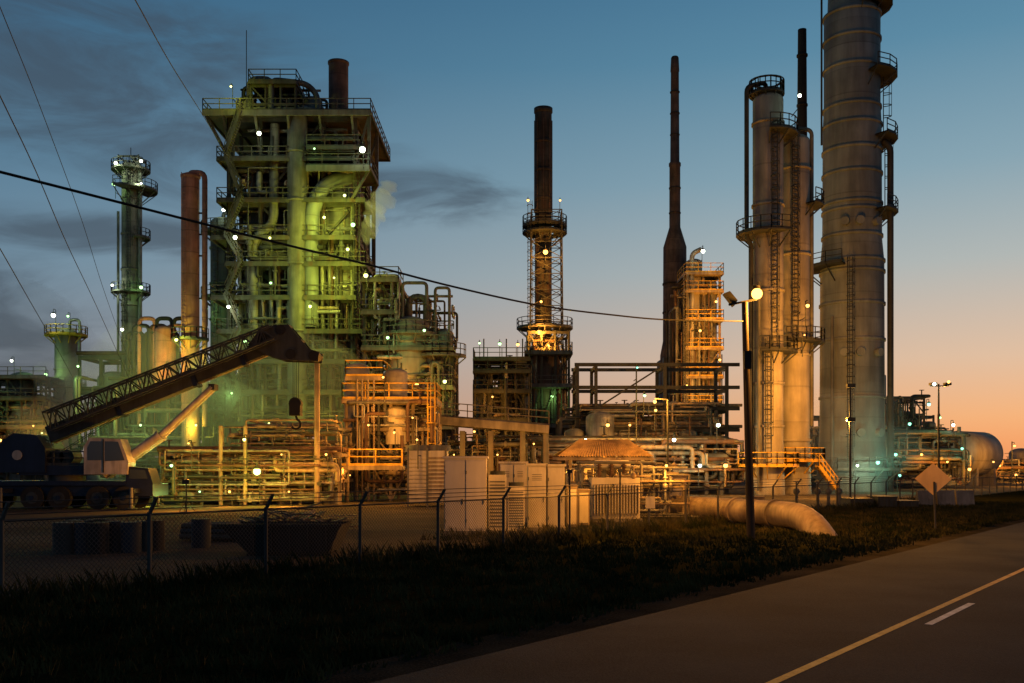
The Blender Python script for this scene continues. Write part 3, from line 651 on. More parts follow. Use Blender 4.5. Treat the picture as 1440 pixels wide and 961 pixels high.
    b.cyl((x(86),D-.2,3.3),(x(372),D-.2,z(458)),.015,'black_metal',n=4); b.cyl((x(86),D+.2,3.3),(x(372),D+.2,z(458)),.015,'black_metal',n=4)
    b.done()
    b=B('added_work_light'); xx=X(262,54)  # tripod light added to throw orange light on the crane, no known source
    b.cyl((xx,54,0),(xx,54,1.5),.04,'steel_dark',n=8)
    for a_ in(0,2.1,4.2): b.beam((xx,54,.6),(xx+.5*math.cos(a_),54+.5*math.sin(a_),.0),.03,.03,'steel_dark')
    b.box(xx-.2,xx+.2,53.9,54.05,1.5,1.75,'steel_dark'); b.box(xx-.17,xx+.17,54.055,54.075,1.53,1.72,'lamp_o')
    b.lights.append((xx,54.3,1.7,'o',1100)); b.done()
crane()

# ------------------------------------------------------------------ centre
def centre():
    D=120;x=lambda p:X(p,D);z=lambda p:Z(p,D); b=B('smokestack')
    b.cyl((x(764),D,z(470)),(x(764),D,z(153)),1.02,'stack_dark',n=28)
    b.rev(x(764),D,[(1.02,z(160)),(1.12,z(159)),(1.12,z(153)),(.9,z(153)),(.9,z(160))],'stack_dark',28)
    b.rev(x(764),D,[(2.4,0),(2.4,z(520)),(1.5,z(490)),(1.02,z(470))],'stack_brown',28)
    for py in(200,240,280): b.rev(x(764),D,[(1.02,z(py)-.2),(1.1,z(py)-.15),(1.1,z(py)+.15),(1.02,z(py)+.2)],'stack_dark',28)
    for a in range(0,360,45):
        c,s_=math.cos(math.radians(a)),math.sin(math.radians(a)); b.beam((x(764)+1.06*c,D+1.06*s_,z(300)),(x(764)+1.06*c,D+1.06*s_,z(170)),.1,.1,'stack_brown')
    b.lattice(x(768),D,z(500),z(300),3.9,3.6,'steel_dark',step=2.0,t=.13)
    for py in(318,328): b.rplat(x(766),D,z(py),1.1,1.6,-180,180,'steel_dark')
    b.rplat(x(766),D,z(462),1.2,2.2,-200,160,'steel_grey'); b.ladder(x(745),D-1.6,z(500),z(300),-90,'steel_dark')
    b.frame(x(742),x(798),D-3,D+3,[z(600),z(545),z(500),z(470)],3,1,'steel_green',w=.3)
    for py in(600,545,500): b.deck(x(738),x(802),D-4,D+3,z(py),'steel_grey',sides='flr')
    b.maze(x(742),x(800),D-3,D+3,1,z(480),80,PM,.07,.22)
    for px,py,k,P in((766,362,'o',1700),(757,472,'o',1500),(770,490,'o',900),(786,291,'o',150),(742,291,'o',120),(760,430,'o',800),(775,560,'g',500)): b.lamp(x(px),D-2.9,z(py),k,P,r=.3 if P>=1500 else .13)
    b.done()
    D=108; b=B('process_unit')
    x=lambda p:X(p,D);z=lambda p:Z(p,D);lv=[z(v) for v in(640,590,550,522,505)]
    b.frame(x(668),x(745),D,D+8,lv,4,2,'steel_dark',w=.3)
    for zz in lv[1:]: b.deck(x(666),x(746),D-1,D+4,zz,'steel_dark',sides='flr')
    b.maze(x(665),x(745),D-1,D+6,.5,z(505),100,PM+['steel_dark'],.07,.22)
    for p in(680,712,735): b.vessel(x(p),D+3,0,z(500+random.random()*20),1.0,'column_grey',n=20); b.cyl((x(p),D+1,z(505)),(x(p),D+1,z(475)),.07,'steel_dark',n=6)
    for px,py,k,P in((675,486,'g',200),(703,487,'g',200),(728,488,'o',100),(693,560,'o',350),(720,600,'o',400),(668,608,'o',300)): b.lamp(x(px),D-2,z(py),k,P,r=.14)
    b.done()
    D=130; b=B('heater_stack'); x=lambda p:X(p,D);z=lambda p:Z(p,D)
    b.rev(x(949),D,[(1.9,0),(1.9,z(500)),(1.55,z(480)),(1.5,z(348)),(.72,z(320)),(.7,z(235)),(.78,z(234)),(.78,z(230)),(.6,z(228)),(.52,z(102)),(.58,z(101)),(.5,z(82)),(.4,z(80)),(.35,z(84))],'stack_brown',32)
    for py in(130,160,190): b.rev(x(949),D,[(.5,z(py)-.06),(.64,z(py)-.06),(.64,z(py)+.06),(.5,z(py)+.06)],'stack_dark',24)
    for py in(265,300): b.rev(x(949),D,[(.6,z(py)-.08),(.78,z(py)-.08),(.78,z(py)+.08),(.6,z(py)+.08)],'stack_dark',24)
    for py in(400,440): b.rev(x(949),D,[(1.4,z(py)-.1),(1.62,z(py)-.1),(1.62,z(py)+.1),(1.4,z(py)+.1)],'stack_dark',24)
    b.box(x(930),x(970),D-2,D+4,0,z(505),'steel_grey'); b.done()
    D=122; b=B('fired_heater'); x=lambda p:X(p,D);z=lambda p:Z(p,D)
    lv=[z(v) for v in(650,610,570,530,490,450,410,385)]
    b.frame(x(966),x(1012),D,D+6,lv,2,1,'pipe_tan',w=.3,brace=.6)
    for zz in lv[1:]: b.deck(x(962),x(1015),D-1,D+5,zz,'pipe_tan','yellow_paint',sides='flr')
    b.vessel(x(978),D+1,z(600),z(362),1.0,'column_pale',n=24); b.vessel(x(1000),D+1,z(600),z(392),.9,'insulation',n=24)
    b.tube([(x(972),D-.5,z(600)),(x(972),D-.5,z(358)),(x(985),D-.5,z(352))],.3,'pipe_silver'); b.maze(x(945),x(1015),D-1,D+5,1,z(400),120,PM,.07,.22); b.ladder(x(962),D-1,z(650),z(400),-90,'steel_grey')
    b.vessel(x(957),D-1,0,z(620),1.2,'pipe_silver',n=24)
    for px,py,k,P in((982,361,'w',900),(1000,430,'o',1500),(978,470,'o',1500),(1005,510,'o',1100),(960,545,'o',1100),(990,570,'o',900),(985,622,'w',1700),(1003,640,'o',500)): b.lamp(x(px),D-3.0,z(py),k,P,r=.26 if k=='w' else .12,off=(0,-2.5,0))
    b.done()
    D=92; b=B('pipe_rack'); x=lambda p:X(p,D);z=lambda p:Z(p,D); lv=[z(v) for v in(605,575,545,513)]
    for p in(812,838,935,1022):
        for yy in(D,D+5): b.beam((x(p),yy,0),(x(p),yy,lv[-1]),.3,.3,'steel_dark')
        for zz in lv: b.beam((x(p),D,zz-.2),(x(p),D+5,zz-.2),.25,.35,'steel_dark')
    for zz in lv:
        for yy in(D,D+5): b.beam((x(808),yy,zz),(x(1040),yy,zz),.22,.32,'steel_dark')
    for zz in lv[:2]:
        for k in range(7): b.cyl((x(808),D+.4+k*.65,zz+.35),(x(1045),D+.4+k*.65,zz+.35),.08+.14*random.random(),random.choice(PM),n=8)
    b.beam((x(838),D,lv[1]),(x(935),D,lv[3]),.15,.15,'steel_dark')
    b.done()
    D=86; b=B('process_area'); x=lambda p:X(p,D);z=lambda p:Z(p,D)
    b.frame(x(795),x(1040),D+8,D+16,[z(640),z(610),z(580)],9,2,'steel_grey',w=.25,brace=.4)
    b.maze(x(640),x(1050),D-2,D+14,.3,z(615),400,PM,.06,.24); b.maze(x(800),x(1040),D+4,D+16,z(640),z(560),150,PM,.06,.2)
    for p,t,r in((655,628,1.0),(812,600,.9),(850,575,1.3),(880,590,1.1),(905,570,1.4),(985,600,.9),(1015,560,1.0),(1030,590,.8)): b.vessel(x(p),D+4+random.random()*8,0,z(t),r,random.choice(['column_pale','insulation','column_grey','pipe_silver']),n=24)
    b.hdrum(x(840),x(880),D+2,z(640),.9,'column_pale',ground=0); b.hdrum(x(985),x(1020),D,z(650),.8,'column_grey',ground=0)
    for px,py,k,P in((820,620,'w',400),(850,600,'o',500),(890,522,'t',0),(880,600,'o',500),(915,580,'o',600),(835,655,'o',350),(1000,600,'w',500),(1010,655,'o',500),(940,620,'w',700),(975,655,'w',700),(870,640,'o',400),(900,560,'g',300)): b.lamp(x(px),D-3,z(py),k,P,r=.14)
    b.cyl((x(890),D-2.4,z(515)),(x(890),D-2.4,0),.06,'steel_dark',n=6)
    b.done()
centre()

# ------------------------------------------------------------------ right columns
def right():
    D=85;x=lambda p:X(p,D);z=lambda p:Z(p,D)
    b=B('distillation_column')
    b.vessel(x(1080),D,0,z(132),1.28,'column_pale',skirt=5,bands=[z(v) for v in(175,290,410,540,600)])
    b.rplat(x(1078),D,z(133),.3,1.2,-180,180,'steel_dark'); 
    for a in range(0,360,45):
        c,s_=math.cos(math.radians(a))*1.35,math.sin(math.radians(a))*1.35; b.beam((x(1078)+c,D+s_,z(135)),(x(1078)+c,D+s_,z(115)),.08,.08,'steel_dark')
    A=[(x(1078)+1.35*math.cos(t),D+1.35*math.sin(t),z(115)) for t in [math.radians(a) for a in range(0,361,45)]]
    for p,q in zip(A[:-1],A[1:]): b.beam(p,q,.08,.08,'steel_dark')
    for py,a0,a1,w in((190,-100,40,1.2),(330,-250,-60,1.4),(495,-120,30,1.2),(655,-180,60,1.3)): b.rplat(x(1080),D,z(py),1.28,w,a0,a1,'steel_dark' if py<600 else 'yellow_paint')
    b.tube([(x(1054),D-.5,z(655)),(x(1054),D-.5,z(345)),(x(1048),D-.5,z(335)),(x(1048),D-.5,z(125)),(x(1075),D-.3,z(118)),(x(1078),D,z(130))],.2,'steel_dark',n=10)
    b.tube([(x(1062),D-1.2,z(690)),(x(1062),D-1.2,z(400))],.14,'steel_grey'); b.ladder(x(1084),D-1.35,z(490),z(195),-90,'steel_dark'); b.ladder(x(1075),D-1.35,z(650),z(495),-90,'steel_dark')
    b.lamp(x(1115),D-2,z(147),'w',150,r=.22); b.lamp(x(1123),D-2.6,z(437),'o',900,r=.14,off=(0,-2,0))
    b.lamp(x(1112),D-4,z(480),'o',900,r=.08,off=(0,-4,0))
    # added floodlight mast, stands in for an unidentified source lighting the column pair
    mx=x(1142); b.cyl((mx,D-9.6,0),(mx,D-9.6,z(556)),.09,'steel_dark',n=8)
    for zz in(z(600),z(558)): b.box(mx-.3,mx+.3,D-9.9,D-9.5,zz,zz+.3,'steel_dark'); b.box(mx-.26,mx+.26,D-9.49,D-9.46,zz+.03,zz+.27,'lamp_o')
    b.lights.append((mx-.3,D-9.2,z(600),'o',6500)); b.lights.append((mx-.3,D-9.2,z(540),'o',6500))
    b.done()
    b=B('distillation_column')
    D2=87.5
    b.vessel(X(1117,D2),D2,0,Z(190,D2),1.32,'column_pale',skirt=4,bands=[Z(v,D2) for v in(240,360,500,620)])
    b.rplat(X(1117,D2),D2,Z(290,D2),1.32,1.2,-60,100,'steel_dark'); b.rplat(X(1117,D2),D2,Z(482,D2),1.32,1.3,-120,30,'steel_dark'); b.rplat(X(1117,D2),D2,Z(648,D2),1.32,1.3,-140,40,'yellow_paint')
    b.tube([(X(1140,D2),D2-.3,Z(600,D2)),(X(1140,D2),D2-.3,Z(185,D2)),(X(1120,D2),D2,Z(180,D2)),(X(1120,D2),D2,Z(195,D2))],.18,'steel_grey'); b.ladder(X(1112,D2),D2-1.4,Z(480,D2),Z(210,D2),-90,'steel_dark')
    b.stairs((X(1165,D2),D2-2,Z(690,D2)+.1),(X(1140,D2),D2-2,Z(655,D2)),1,'yellow_paint')
    b.done()
    D=100; b=B('smokestack'); b.rev(X(1128,D),D,[(.5,0),(.5,Z(200,D)),(.42,Z(45,D)),(.42,Z(42,D)),(.3,Z(42,D)),(.3,Z(48,D))],'black_metal',20)
    for py in(80,150,220): b.rev(X(1128,D),D,[(.4,Z(py,D)),(.55,Z(py,D)),(.55,Z(py,D)+.2),(.4,Z(py,D)+.2)],'black_metal',20)
    b.done()
    D=98;x=lambda p:X(p,D);z=lambda p:Z(p,D); b=B('fractionating_column'); cx=x(1198)
    pr=[(3.4,0),(3.2,z(640)),(3.05,z(600)),(3.0,z(370)),(2.8,z(340)),(2.75,z(180)),(2.65,z(150)),(2.65,z(25)),(2.3,z(15)),(2.2,z(-40))]
    zt=z(-40); pr+=[(2.2*math.cos(k/6*math.pi/2)+.001,zt+1.2*math.sin(k/6*math.pi/2)) for k in range(1,7)]
    b.rev(cx,D,pr,'column_grey',56)
    def rr(zv):
        for (r0,z0),(r1,z1) in zip(pr[:-1],pr[1:]):
            if z0<=zv<=z1: return r0+(r1-r0)*(zv-z0)/max(z1-z0,1e-6)
        return 2.2
    for py in(25,60,100,155,180,215,248,290,300,335,370,385,430,480,560,650):
        zz=z(py); r=rr(zz); b.rev(cx,D,[(r-.05,zz-.16),(r+.12,zz-.12),(r+.12,zz+.12),(r-.05,zz+.16)],'column_grey',56)
    for py,a0,a1,w in((12,-90,60,1.5),(112,-75,50,1.6),(200,-60,45,1.5),(302,-60,45,1.5),(378,-220,-120,1.7),(-30,-180,100,1.4)): b.rplat(cx,D,z(py),rr(z(py)),w,a0,a1,'steel_dark')
    b.tube([(x(1244),D-1.5,0),(x(1244),D-1.5,z(215)),(x(1236),D-1.3,z(205))],.3,'steel_dark',n=12); b.tube([(x(1150),D-1.2,z(210)),(x(1150),D-1.2,z(-20)),(x(1165),D-1,z(-30))],.1,'steel_dark')
    b.tube([(x(1160),D-2.2,z(660)),(x(1160),D-2.2,z(450))],.16,'steel_grey')
    b.ladder(cx+2.95,D-.8,z(300),z(205),-20,'steel_dark'); b.ladder(cx+2.8,D-.8,z(200),z(115),-20,'steel_dark');b.ladder(x(1180),D-3.2,z(660),z(385),-90,'steel_dark')
    for a in(-120,-95,-60):
        for py in(320,500,610):
            t=math.radians(a); r=rr(z(py)); b.cyl((cx+r*math.cos(t),D+r*math.sin(t),z(py)),(cx+(r+.5)*math.cos(t),D+(r+.5)*math.sin(t),z(py)),.4,'column_grey',n=14)
    b.rplat(cx,D,z(660),3.2,1.4,-180,20,'steel_grey')
    for px,py,k,P in((1203,651,'t',1300),(1176,655,'w',1200),(1232,668,'t',300),(1245,600,'t',400)): b.lamp(x(px),D-6,z(py),k,P,r=.17)
    b.done()
    D=110;x=lambda p:X(p,D);z=lambda p:Z(p,D); b=B('process_area'); lv=[z(v) for v in(650,615,580,555)]
    b.frame(x(1140),x(1345),D+6,D+14,lv[:3],8,2,'steel_grey',w=.25,brace=.4); b.frame(x(1258),x(1310),D+2,D+8,lv,3,1,'steel_grey',w=.25)
    b.maze(x(1140),x(1350),D-4,D+12,.3,z(600),270,PM,.06,.24); b.maze(x(1255),x(1320),D,D+8,1,z(555),80,PM,.06,.2)
    for p,t,r in((1150,560,1.0),(1262,520,.6),(1280,560,.8),(1300,575,1.1),(1322,600,.9),(1335,590,.6)): b.vessel(x(p),D+5,0,z(t),r,random.choice(['column_grey','insulation']),n=24)
    for px,py,k,P in((1285,572,'t',300),(1300,590,'g',300),(1318,600,'w',250),(1275,640,'o',500),(1310,650,'o',400),(1330,632,'t',400),(1240,640,'t',400),(1225,690,'t',200),(1340,660,'o',400)): b.lamp(x(px),D-4,z(py),k,P,r=.14)
    b.cyl((x(1260),D+1.3,z(560)),(x(1260),D+1.3,z(508)),.08,'steel_dark',n=6); b.ball((x(1260),D+1.3,z(507)),.18,'lamp_w')
    b.done()
    D=125;x=lambda p:X(p,D);z=lambda p:Z(p,D); b=B('storage_tank')
    r=2.85; cz=z(638); n=36; vs=[]
    ax=Vector((.75,.66,0)).normalized(); side=Vector((-ax.y,ax.x,0)); base=Vector((x(1345),D,cz))
    for q,rad in((-1.0,.01),(-.8,r*.5),(-.35,r*.85),(0,r),(7,r),(7.4,r*.85),(8,.01)):
        for i in range(n):
            t=2*math.pi*i/n; vs.append(base+ax*q+side*rad*math.cos(t)+Vector((0,0,rad*math.sin(t))))
    b.add(vs,[(k*n+i,(k+1)*n+i,(k+1)*n+(i+1)%n,k*n+(i+1)%n) for k in range(6) for i in range(n)],'column_pale',True)
    for q in(1,6):
        p=base+ax*q; b.beam(p+side*2.2+Vector((0,0,-2.6)),p-side*2.2+Vector((0,0,-2.6)),.6,3.0,'concrete')
    b.vessel(x(1325),D+3,0,z(615),1.2,'column_pale',n=24); b.maze(x(1320),x(1345),D-2,D,.4,z(640),16,PM,.06,.16)
    b.lamp(x(1330),D-4,z(612),'w',900,r=.22); b.lamp(x(1370),D-5,z(650),'o',2200,r=.12,off=(1.5,-3,0)); b.lamp(x(1404),D-4,z(628),'o',500,r=.15)
    b.cyl((x(1373),D+15,0),(x(1373),D+15,z(605)),.5,'stack_rust',n=14)
    for k in range(4): b.cyl((x(1373),D+15,z(605)+k*.7),(x(1373),D+15,z(605)+k*.7+.35),.7,'stack_rust',n=14)
    b.cyl((x(1404),D-3.4,0),(x(1404),D-3.4,z(622)),.07,'steel_dark',n=6); b.cyl((x(1330),D-3.3,0),(x(1330),D-3.3,z(606)),.07,'steel_dark',n=6)
    b.done()
    D=150;x=lambda p:X(p,D);z=lambda p:Z(p,D); b=B('process_unit')
    b.frame(x(1385),x(1520),D,D+10,[z(665),z(648)],6,1,'steel_grey',w=.3); b.maze(x(1385),x(1520),D-2,D+8,.4,z(645),90,PM,.08,.3)
    for p,t in((1402,640),(1420,648),(1450,630),(1480,640)): b.vessel(x(p),D+3,0,z(t),1.7,'column_pale',n=24)
    for px,py,k,P in((1392,655,'o',700),(1415,668,'o',700),(1436,640,'o',700)): b.lamp(x(px),D-3,z(py),k,P,r=.18)
    b.done()
right()

# ------------------------------------------------------------------ electrical yard
def yard():
    def cab(name,p0,p1,D,py,dep,mat,doors,slats=True):
        b=B(name);x0,x1=X(p0,D),X(p1,D);zt=Z(py,D)
        b.box(x0-.05,x1+.05,D-.05,D+dep+.05,.0,.14,'concrete'); b.box(x0,x1,D,D+dep,.142,zt,mat); b.box(x0-.06,x1+.06,D-.08,D+dep+.06,zt+.002,zt+.08,mat)
        w=(x1-x0)/doors
        for k in range(doors):
            a=x0+k*w+.025;c=x0+(k+1)*w-.025; b.box(a,c,D-.035,D-.002,.22,zt-.06,mat); b.box(c-.10,c-.07,D-.07,D-.037,1.1,1.3,'steel_dark')
            if slats:
                for j in range(4): b.box(a+.14,c-.14,D-.045,D-.037,zt-.35-j*.07,zt-.33-j*.07,'steel_grey')
            for j in(.5,zt-.5): b.cyl((a+.01,D-.05,j-.06),(a+.01,D-.05,j+.06),.018,'steel_grey',n=6)
        return b
    b=cab('electrical_cabinet',625,684,36,645,1.1,'grey_cabinet',2,False); b.done()
    b=cab('electrical_cabinet',742,768,38,655,1.6,'cream_paint',1); b.done()
    b=cab('electrical_cabinet',770,794,38,656,1.6,'cream_paint',1,False); b.done()
    b=cab('electrical_cabinet',703,741,41,652,1.2,'cream_paint',2); b.done()
    b=B('air_conditioning_unit');D=36.5
    for p0,p1,t in((687,712,668),(714,738,684)):
        x0,x1,zt=X(p0,D),X(p1,D),Z(t,D); b.box(x0,x1,D,D+.9,.12,zt,'cream_paint'); b.box(x0-.03,x1+.03,D-.03,D+.93,0,.118,'concrete')
        for k in range(14): zz=.25+k*(zt-.4)/14; b.box(x0+.05,x1-.05,D-.03,D-.002,zz,zz+.05,'steel_grey')
        b.cyl(((x0+x1)/2,D+.45,zt),((x0+x1)/2,D+.45,zt+.14),.28,'steel_dark',n=18)
    b.done()
    b=B('power_transformer');D=44;x0,x1=X(832,D),X(900,D)
    b.box(x0,x1,D,D+1.5,.152,Z(672,D),'cream_paint'); b.box(x0-.1,x1+.1,D-.1,D+1.6,0,.15,'concrete')
    for k in range(16): xx=x0+.1+k*(x1-x0-.2)/15; b.box(xx-.02,xx+.02,D-.4,D-.002,.4,Z(682,D),'cream_paint')
    for k in range(3):
        xx=x0+.4+k*.55; b.cyl((xx,D+.7,Z(672,D)),(xx,D+.7,Z(650,D)),.07,'pipe_brown',n=8)
        for j in range(5): b.cyl((xx,D+.7,Z(672,D)+.08+j*.11),(xx,D+.7,Z(672,D)+.12+j*.11),.13,'pipe_brown',n=10)
    b.hdrum(x0+.3,x1-.4,D+1.1,Z(655,D),.24,'cream_paint',ground=Z(672,D)); b.done()
    b=B('switchgear_box')
    for p0,p1,t,DD in((797,812,684,39),(813,829,690,40),(902,925,668,46),(927,966,670,47),(1060,1075,700,46)):
        b.box(X(p0,DD),X(p1,DD),DD,DD+.8,.1,Z(t,DD),'pipe_tan'); b.box(X(p0,DD)+.05,X(p1,DD)-.05,DD-.03,DD-.002,.2,Z(t,DD)-.1,'cream_paint'); b.box(X(p0,DD)-.03,X(p1,DD)+.03,DD-.04,DD+.84,Z(t,DD)+.002,Z(t,DD)+.05,'pipe_tan')
    b.maze(X(795,46),X(975,46),44,49,.2,Z(650,46),80,['pipe_tan','steel_grey','pipe_silver'],.03,.1)
    b.lamp(X(930,46),44.5,Z(655,46),'o',350,r=.05)
    b.done()
    # slim yard lights added to brighten cabinets and gravel, standing in for unidentified floodlights
    for px_,D_,P in((801,33,800),(872,38,650)):
        b=B('added_yard_light_post'); xx=X(px_,D_); h=2.25
        b.cyl((xx,D_,0),(xx,D_,h),.035,'steel_dark',n=10); b.box(xx-.09,xx+.09,D_-.05,D_+.1,h,h+.12,'steel_dark'); b.box(xx-.07,xx+.07,D_+.102,D_+.115,h+.02,h+.1,'lamp_o')
        b.lights.append((xx,D_+.3,h+.05,'o',P)); b.done()
    b=B('open_shelter');D=50;x0,x1=X(782,D),X(916,D)
    for xx in(X(802,D),X(850,D),X(897,D)):
        for yy in(D,D+3.4): b.box(xx-.07,xx+.07,yy-.07,yy+.07,0,Z(640,D)-.05,'pipe_tan')
    n=70; vs=[]
    e0,e1=Z(642,D),Z(617,D)
    for i in range(n+1):
        t=i/n; c=.035*(1 if i%2 else -1)
        xa=x0+(x1-x0)*t; xb=X(818,D)+(X(888,D)-X(818,D))*t
        vs+= [(xa,D-.9,e0+c),(xb,D+1.6,e1+c),(xa,D+4.2,e0+.1+c)]
    b.add(vs,[(i*3+k,i*3+3+k,i*3+4+k,i*3+1+k) for i in range(n) for k in(0,1)],'roof_sheet')
    b.beam((x0,D-.8,e0-.13),(x1,D-.8,e0-.13),.1,.14,'pipe_tan'); b.beam((x0,D+4.1,e0-.08),(x1,D+4.1,e0-.08),.1,.16,'pipe_tan')
    for xx in(X(820,D),X(850,D),X(886,D)): b.beam((xx,D-.7,e0-.12),(xx,D+1.6,e1-.16),.08,.12,'pipe_tan'); b.beam((xx,D+4,e0-.05),(xx,D+1.6,e1-.16),.08,.12,'pipe_tan')
    b.maze(X(800,D),X(900,D),D+.5,D+3,.2,2.4,24,['pipe_tan','cream_paint'],.04,.12); b.vessel(X(870,D),D+2,0,2.3,.6,'cream_paint',n=20)
    b.lamp(X(845,D),D+.6,Z(652,D),'o',350,r=.06)
    b.cyl((X(925,D),D-3.2,0),(X(925,D),D-3.2,5.6),.05,'steel_dark',n=8); b.beam((X(925,D),D-3.2,5.6),(X(908,D),D-3.2,5.65),.05,.05,'steel_dark'); b.ball((X(908,D),D-3.2,5.5),.08,'lamp_o')  # pole lamp added beside the shelter as a stand-in floodlight
    b.lights.append((X(904,D),D-3.6,5.5,'o',1500)); b.done()
    b=B('pipeline'); pts=[(X(880,52),52,.6),(X(1000,44),44,.6),(X(1135,37.5),37.5,.6),(X(1168,35.5),35.5,-.5),(X(1170,35.3),35.3,-1.2)]
    b.tube(pts,.5,'pipe_tan',n=28,bend=1.3)
    for t in(.15,.5,.85):
        p=Vector(pts[0]).lerp(Vector(pts[1]),t); b.box(p.x-.3,p.x+.3,p.y-.5,p.y+.5,0,.28,'concrete')
    for t in(.3,.7):
        p=Vector(pts[1]).lerp(Vector(pts[2]),t);dd=(Vector(pts[2])-Vector(pts[1])).normalized(); b.cyl(p-dd*.08,p+dd*.08,.56,'pipe_tan',n=28); b.box(p.x-.3,p.x+.3,p.y+.4,p.y+.9,0,.25,'concrete')
    b.done()
    b=B('equipment_skid');D=58
    for p0,p1,t in((1196,1228,703),(1235,1262,700),(1265,1292,706)):
        b.box(X(p0,D),X(p1,D),D,D+1.8,.1,Z(t,D),'steel_dark'); b.box(X(p0,D)-.04,X(p1,D)+.04,D-.04,D+1.84,Z(t,D)+.002,Z(t,D)+.07,'steel_dark')
        for k in range(4): xx=X(p0,D)+(X(p1,D)-X(p0,D))*(k+.5)/4; b.box(xx-.03,xx+.03,D-.05,D-.002,.12,Z(t,D)-.02,'steel_dark')
    for p in(1120,1150,1165,1180): b.valve((X(p,D),D,1.0),.12,'steel_grey'); b.cyl((X(p,D),D,0),(X(p,D),D,1.0),.09,'steel_grey',n=8)
    b.done()
    b=B('concrete_barrier')
    for k in range(3):
        xx=X(1292,62)+k*1.2; b.add([(xx,62,0),(xx+1.1,62,0),(xx+1.1,62.6,0),(xx,62.6,0),(xx,62.2,.95),(xx+1.1,62.2,.95),(xx+1.1,62.4,.95),(xx,62.4,.95)],[(4,5,6,7),(0,1,5,4),(1,2,6,5),(2,3,7,6),(3,0,4,7)],'concrete')
    b.done()
yard()

# ------------------------------------------------------------------ street furniture
def street():
    D=34; b=B('utility_pole_lamp'); px=X(1054,D)
    b.cyl((px+.05,D,0),(X(1047,D),D,Z(425,D)),.15,'wood_pole',r1=.10,n=14)
    b.beam((X(1026,D),D+.14,Z(428,D)),(X(1066,D),D+.14,Z(420,D)),.06,.07,'black_metal')
    b.box(X(1060,D),X(1070,D),D+.1,D+.42,Z(411,D)+.08,Z(404,D)+.08,'black_metal'); b.ball((X(1065,D),D+.05,Z(413,D)),.19,'lamp_o',14)
    vs=[(X(1019,D),D+.05,Z(412,D)),(X(1033,D),D+.05,Z(430,D)),(X(1038,D),D+.05,Z(422,D)),(X(1027,D),D+.05,Z(409,D))]; v2=[(a,D+.4,c) for a,_,c in vs]
    b.add(vs+v2,[(0,1,2,3),(7,6,5,4),(0,4,5,1),(1,5,6,2),(2,6,7,3),(3,7,4,0)],'black_metal')
    b.box(X(1049,D)-.12,X(1049,D)+.12,D-.3,D-.14,Z(520,D),Z(495,D),'black_metal'); b.cyl((X(1051,D)-.02,D-.17,Z(700,D)),(X(1047,D)-.02,D-.17,Z(520,D)),.02,'black_metal',n=5)
    b.lights.append((X(1090,D),D-.1,Z(413,D)-.5,'o',5200)); b.done()
    D=72; b=B('street_lamp')
    b.cyl((X(1320,D),D,0),(X(1320,D),D,Z(540,D)),.1,'steel_dark',r1=.06,n=10); b.beam((X(1308,D),D,Z(543,D)),(X(1334,D),D,Z(543,D)),.06,.08,'steel_dark')
    for p in(1311,1331): b.box(X(p,D)-.22,X(p,D)+.22,D-.35,D+.1,Z(543,D)+.03,Z(543,D)+.22,'steel_dark')
    b.ball((X(1311,D),D-.36,Z(541,D)),.12,'lamp_w',8); b.ball((X(1331,D),D-.36,Z(538,D)),.1,'lamp_o',8)
    b.lights.append((X(1311,D),D+.5,Z(541,D)-.5,'w',60)); b.lights.append((X(1331,D),D+.5,Z(538,D)-.5,'o',500)); b.done()
    D=39; b=B('traffic_sign'); cx=X(1312,D);cz=Z(674,D);r=.63
    for yy,mt in((D-.02,'sign_back'),(D+.0,'yellow_paint')):
        pts=[(cx-r,cz+.02),(cx,cz-r),(cx+r,cz),(cx,cz+r)]
        vs=[(a,yy+(-.004 if mt=='sign_back' else .002)-.35*(a-cx),c) for a,c in pts]; b.add(vs,[(0,1,2,3)],mt)
    b.beam((cx+.05,D-.1,0),(cx,D-.1,cz-.1),.06,.05,'galvanised')
    b.done()
    b=B('warning_plate'); b.beam((*R(22,10.0),0),(*R(22,10.0),1.6),.05,.05,'galvanised'); q=R(22,9.95); b.box(q[0]-.18,q[0]+.18,q[1]-.07,q[1]-.05,.9,1.35,'cream_paint'); b.done()
street()

# ------------------------------------------------------------------ overhead wires
def wire(name,pts,a,c,r):
    out=[]
    for px,py in pts:
        k=(px-720)/F
        dx,dy=c[0]-a[0],c[1]-a[1]; t=(k*a[1]-a[0])/(dx-k*dy); Dd=a[1]+t*dy
        out.append(Vector((k*Dd,Dd,Z(py,Dd))))
    res=[]
    for i in range(len(out)-1):
        p0=out[max(i-1,0)];p1=out[i];p2=out[i+1];p3=out[min(i+2,len(out)-1)]
        for k in range(8):
            t=k/8; res.append(.5*((2*p1)+(p2-p0)*t+(2*p0-5*p1+4*p2-p3)*t*t+(3*p1-p0-3*p2+p3)*t**3))
    res.append(out[-1])
    b=B(name); b.tube(res,r,'black_metal',n=6,bend=0); return b.done()
wire('power_line',[(-150,205),(0,242),(200,293),(400,344),(520,373),(640,404),(760,430),(860,443),(940,450),(1047,452)],(-9.5,14),(X(1047,34),34),.024)
wire('power_line',[(-60,-140),(0,10),(60,160),(115,310),(150,420),(190,530)],(-12,20),(X(190,95),95),.014)
wire('power_line',[(-60,10),(0,135),(50,240),(95,345),(140,440),(185,540)],(-11,18),(X(185,95),95),.018)
wire('power_line',[(130,-100),(190,0),(240,90),(290,170),(335,245)],(-9,20),(X(335,98),98),.02)
wire('power_line',[(-60,250),(0,350),(40,420),(80,490),(110,545)],(-12,20),(X(110,118),118),.02)

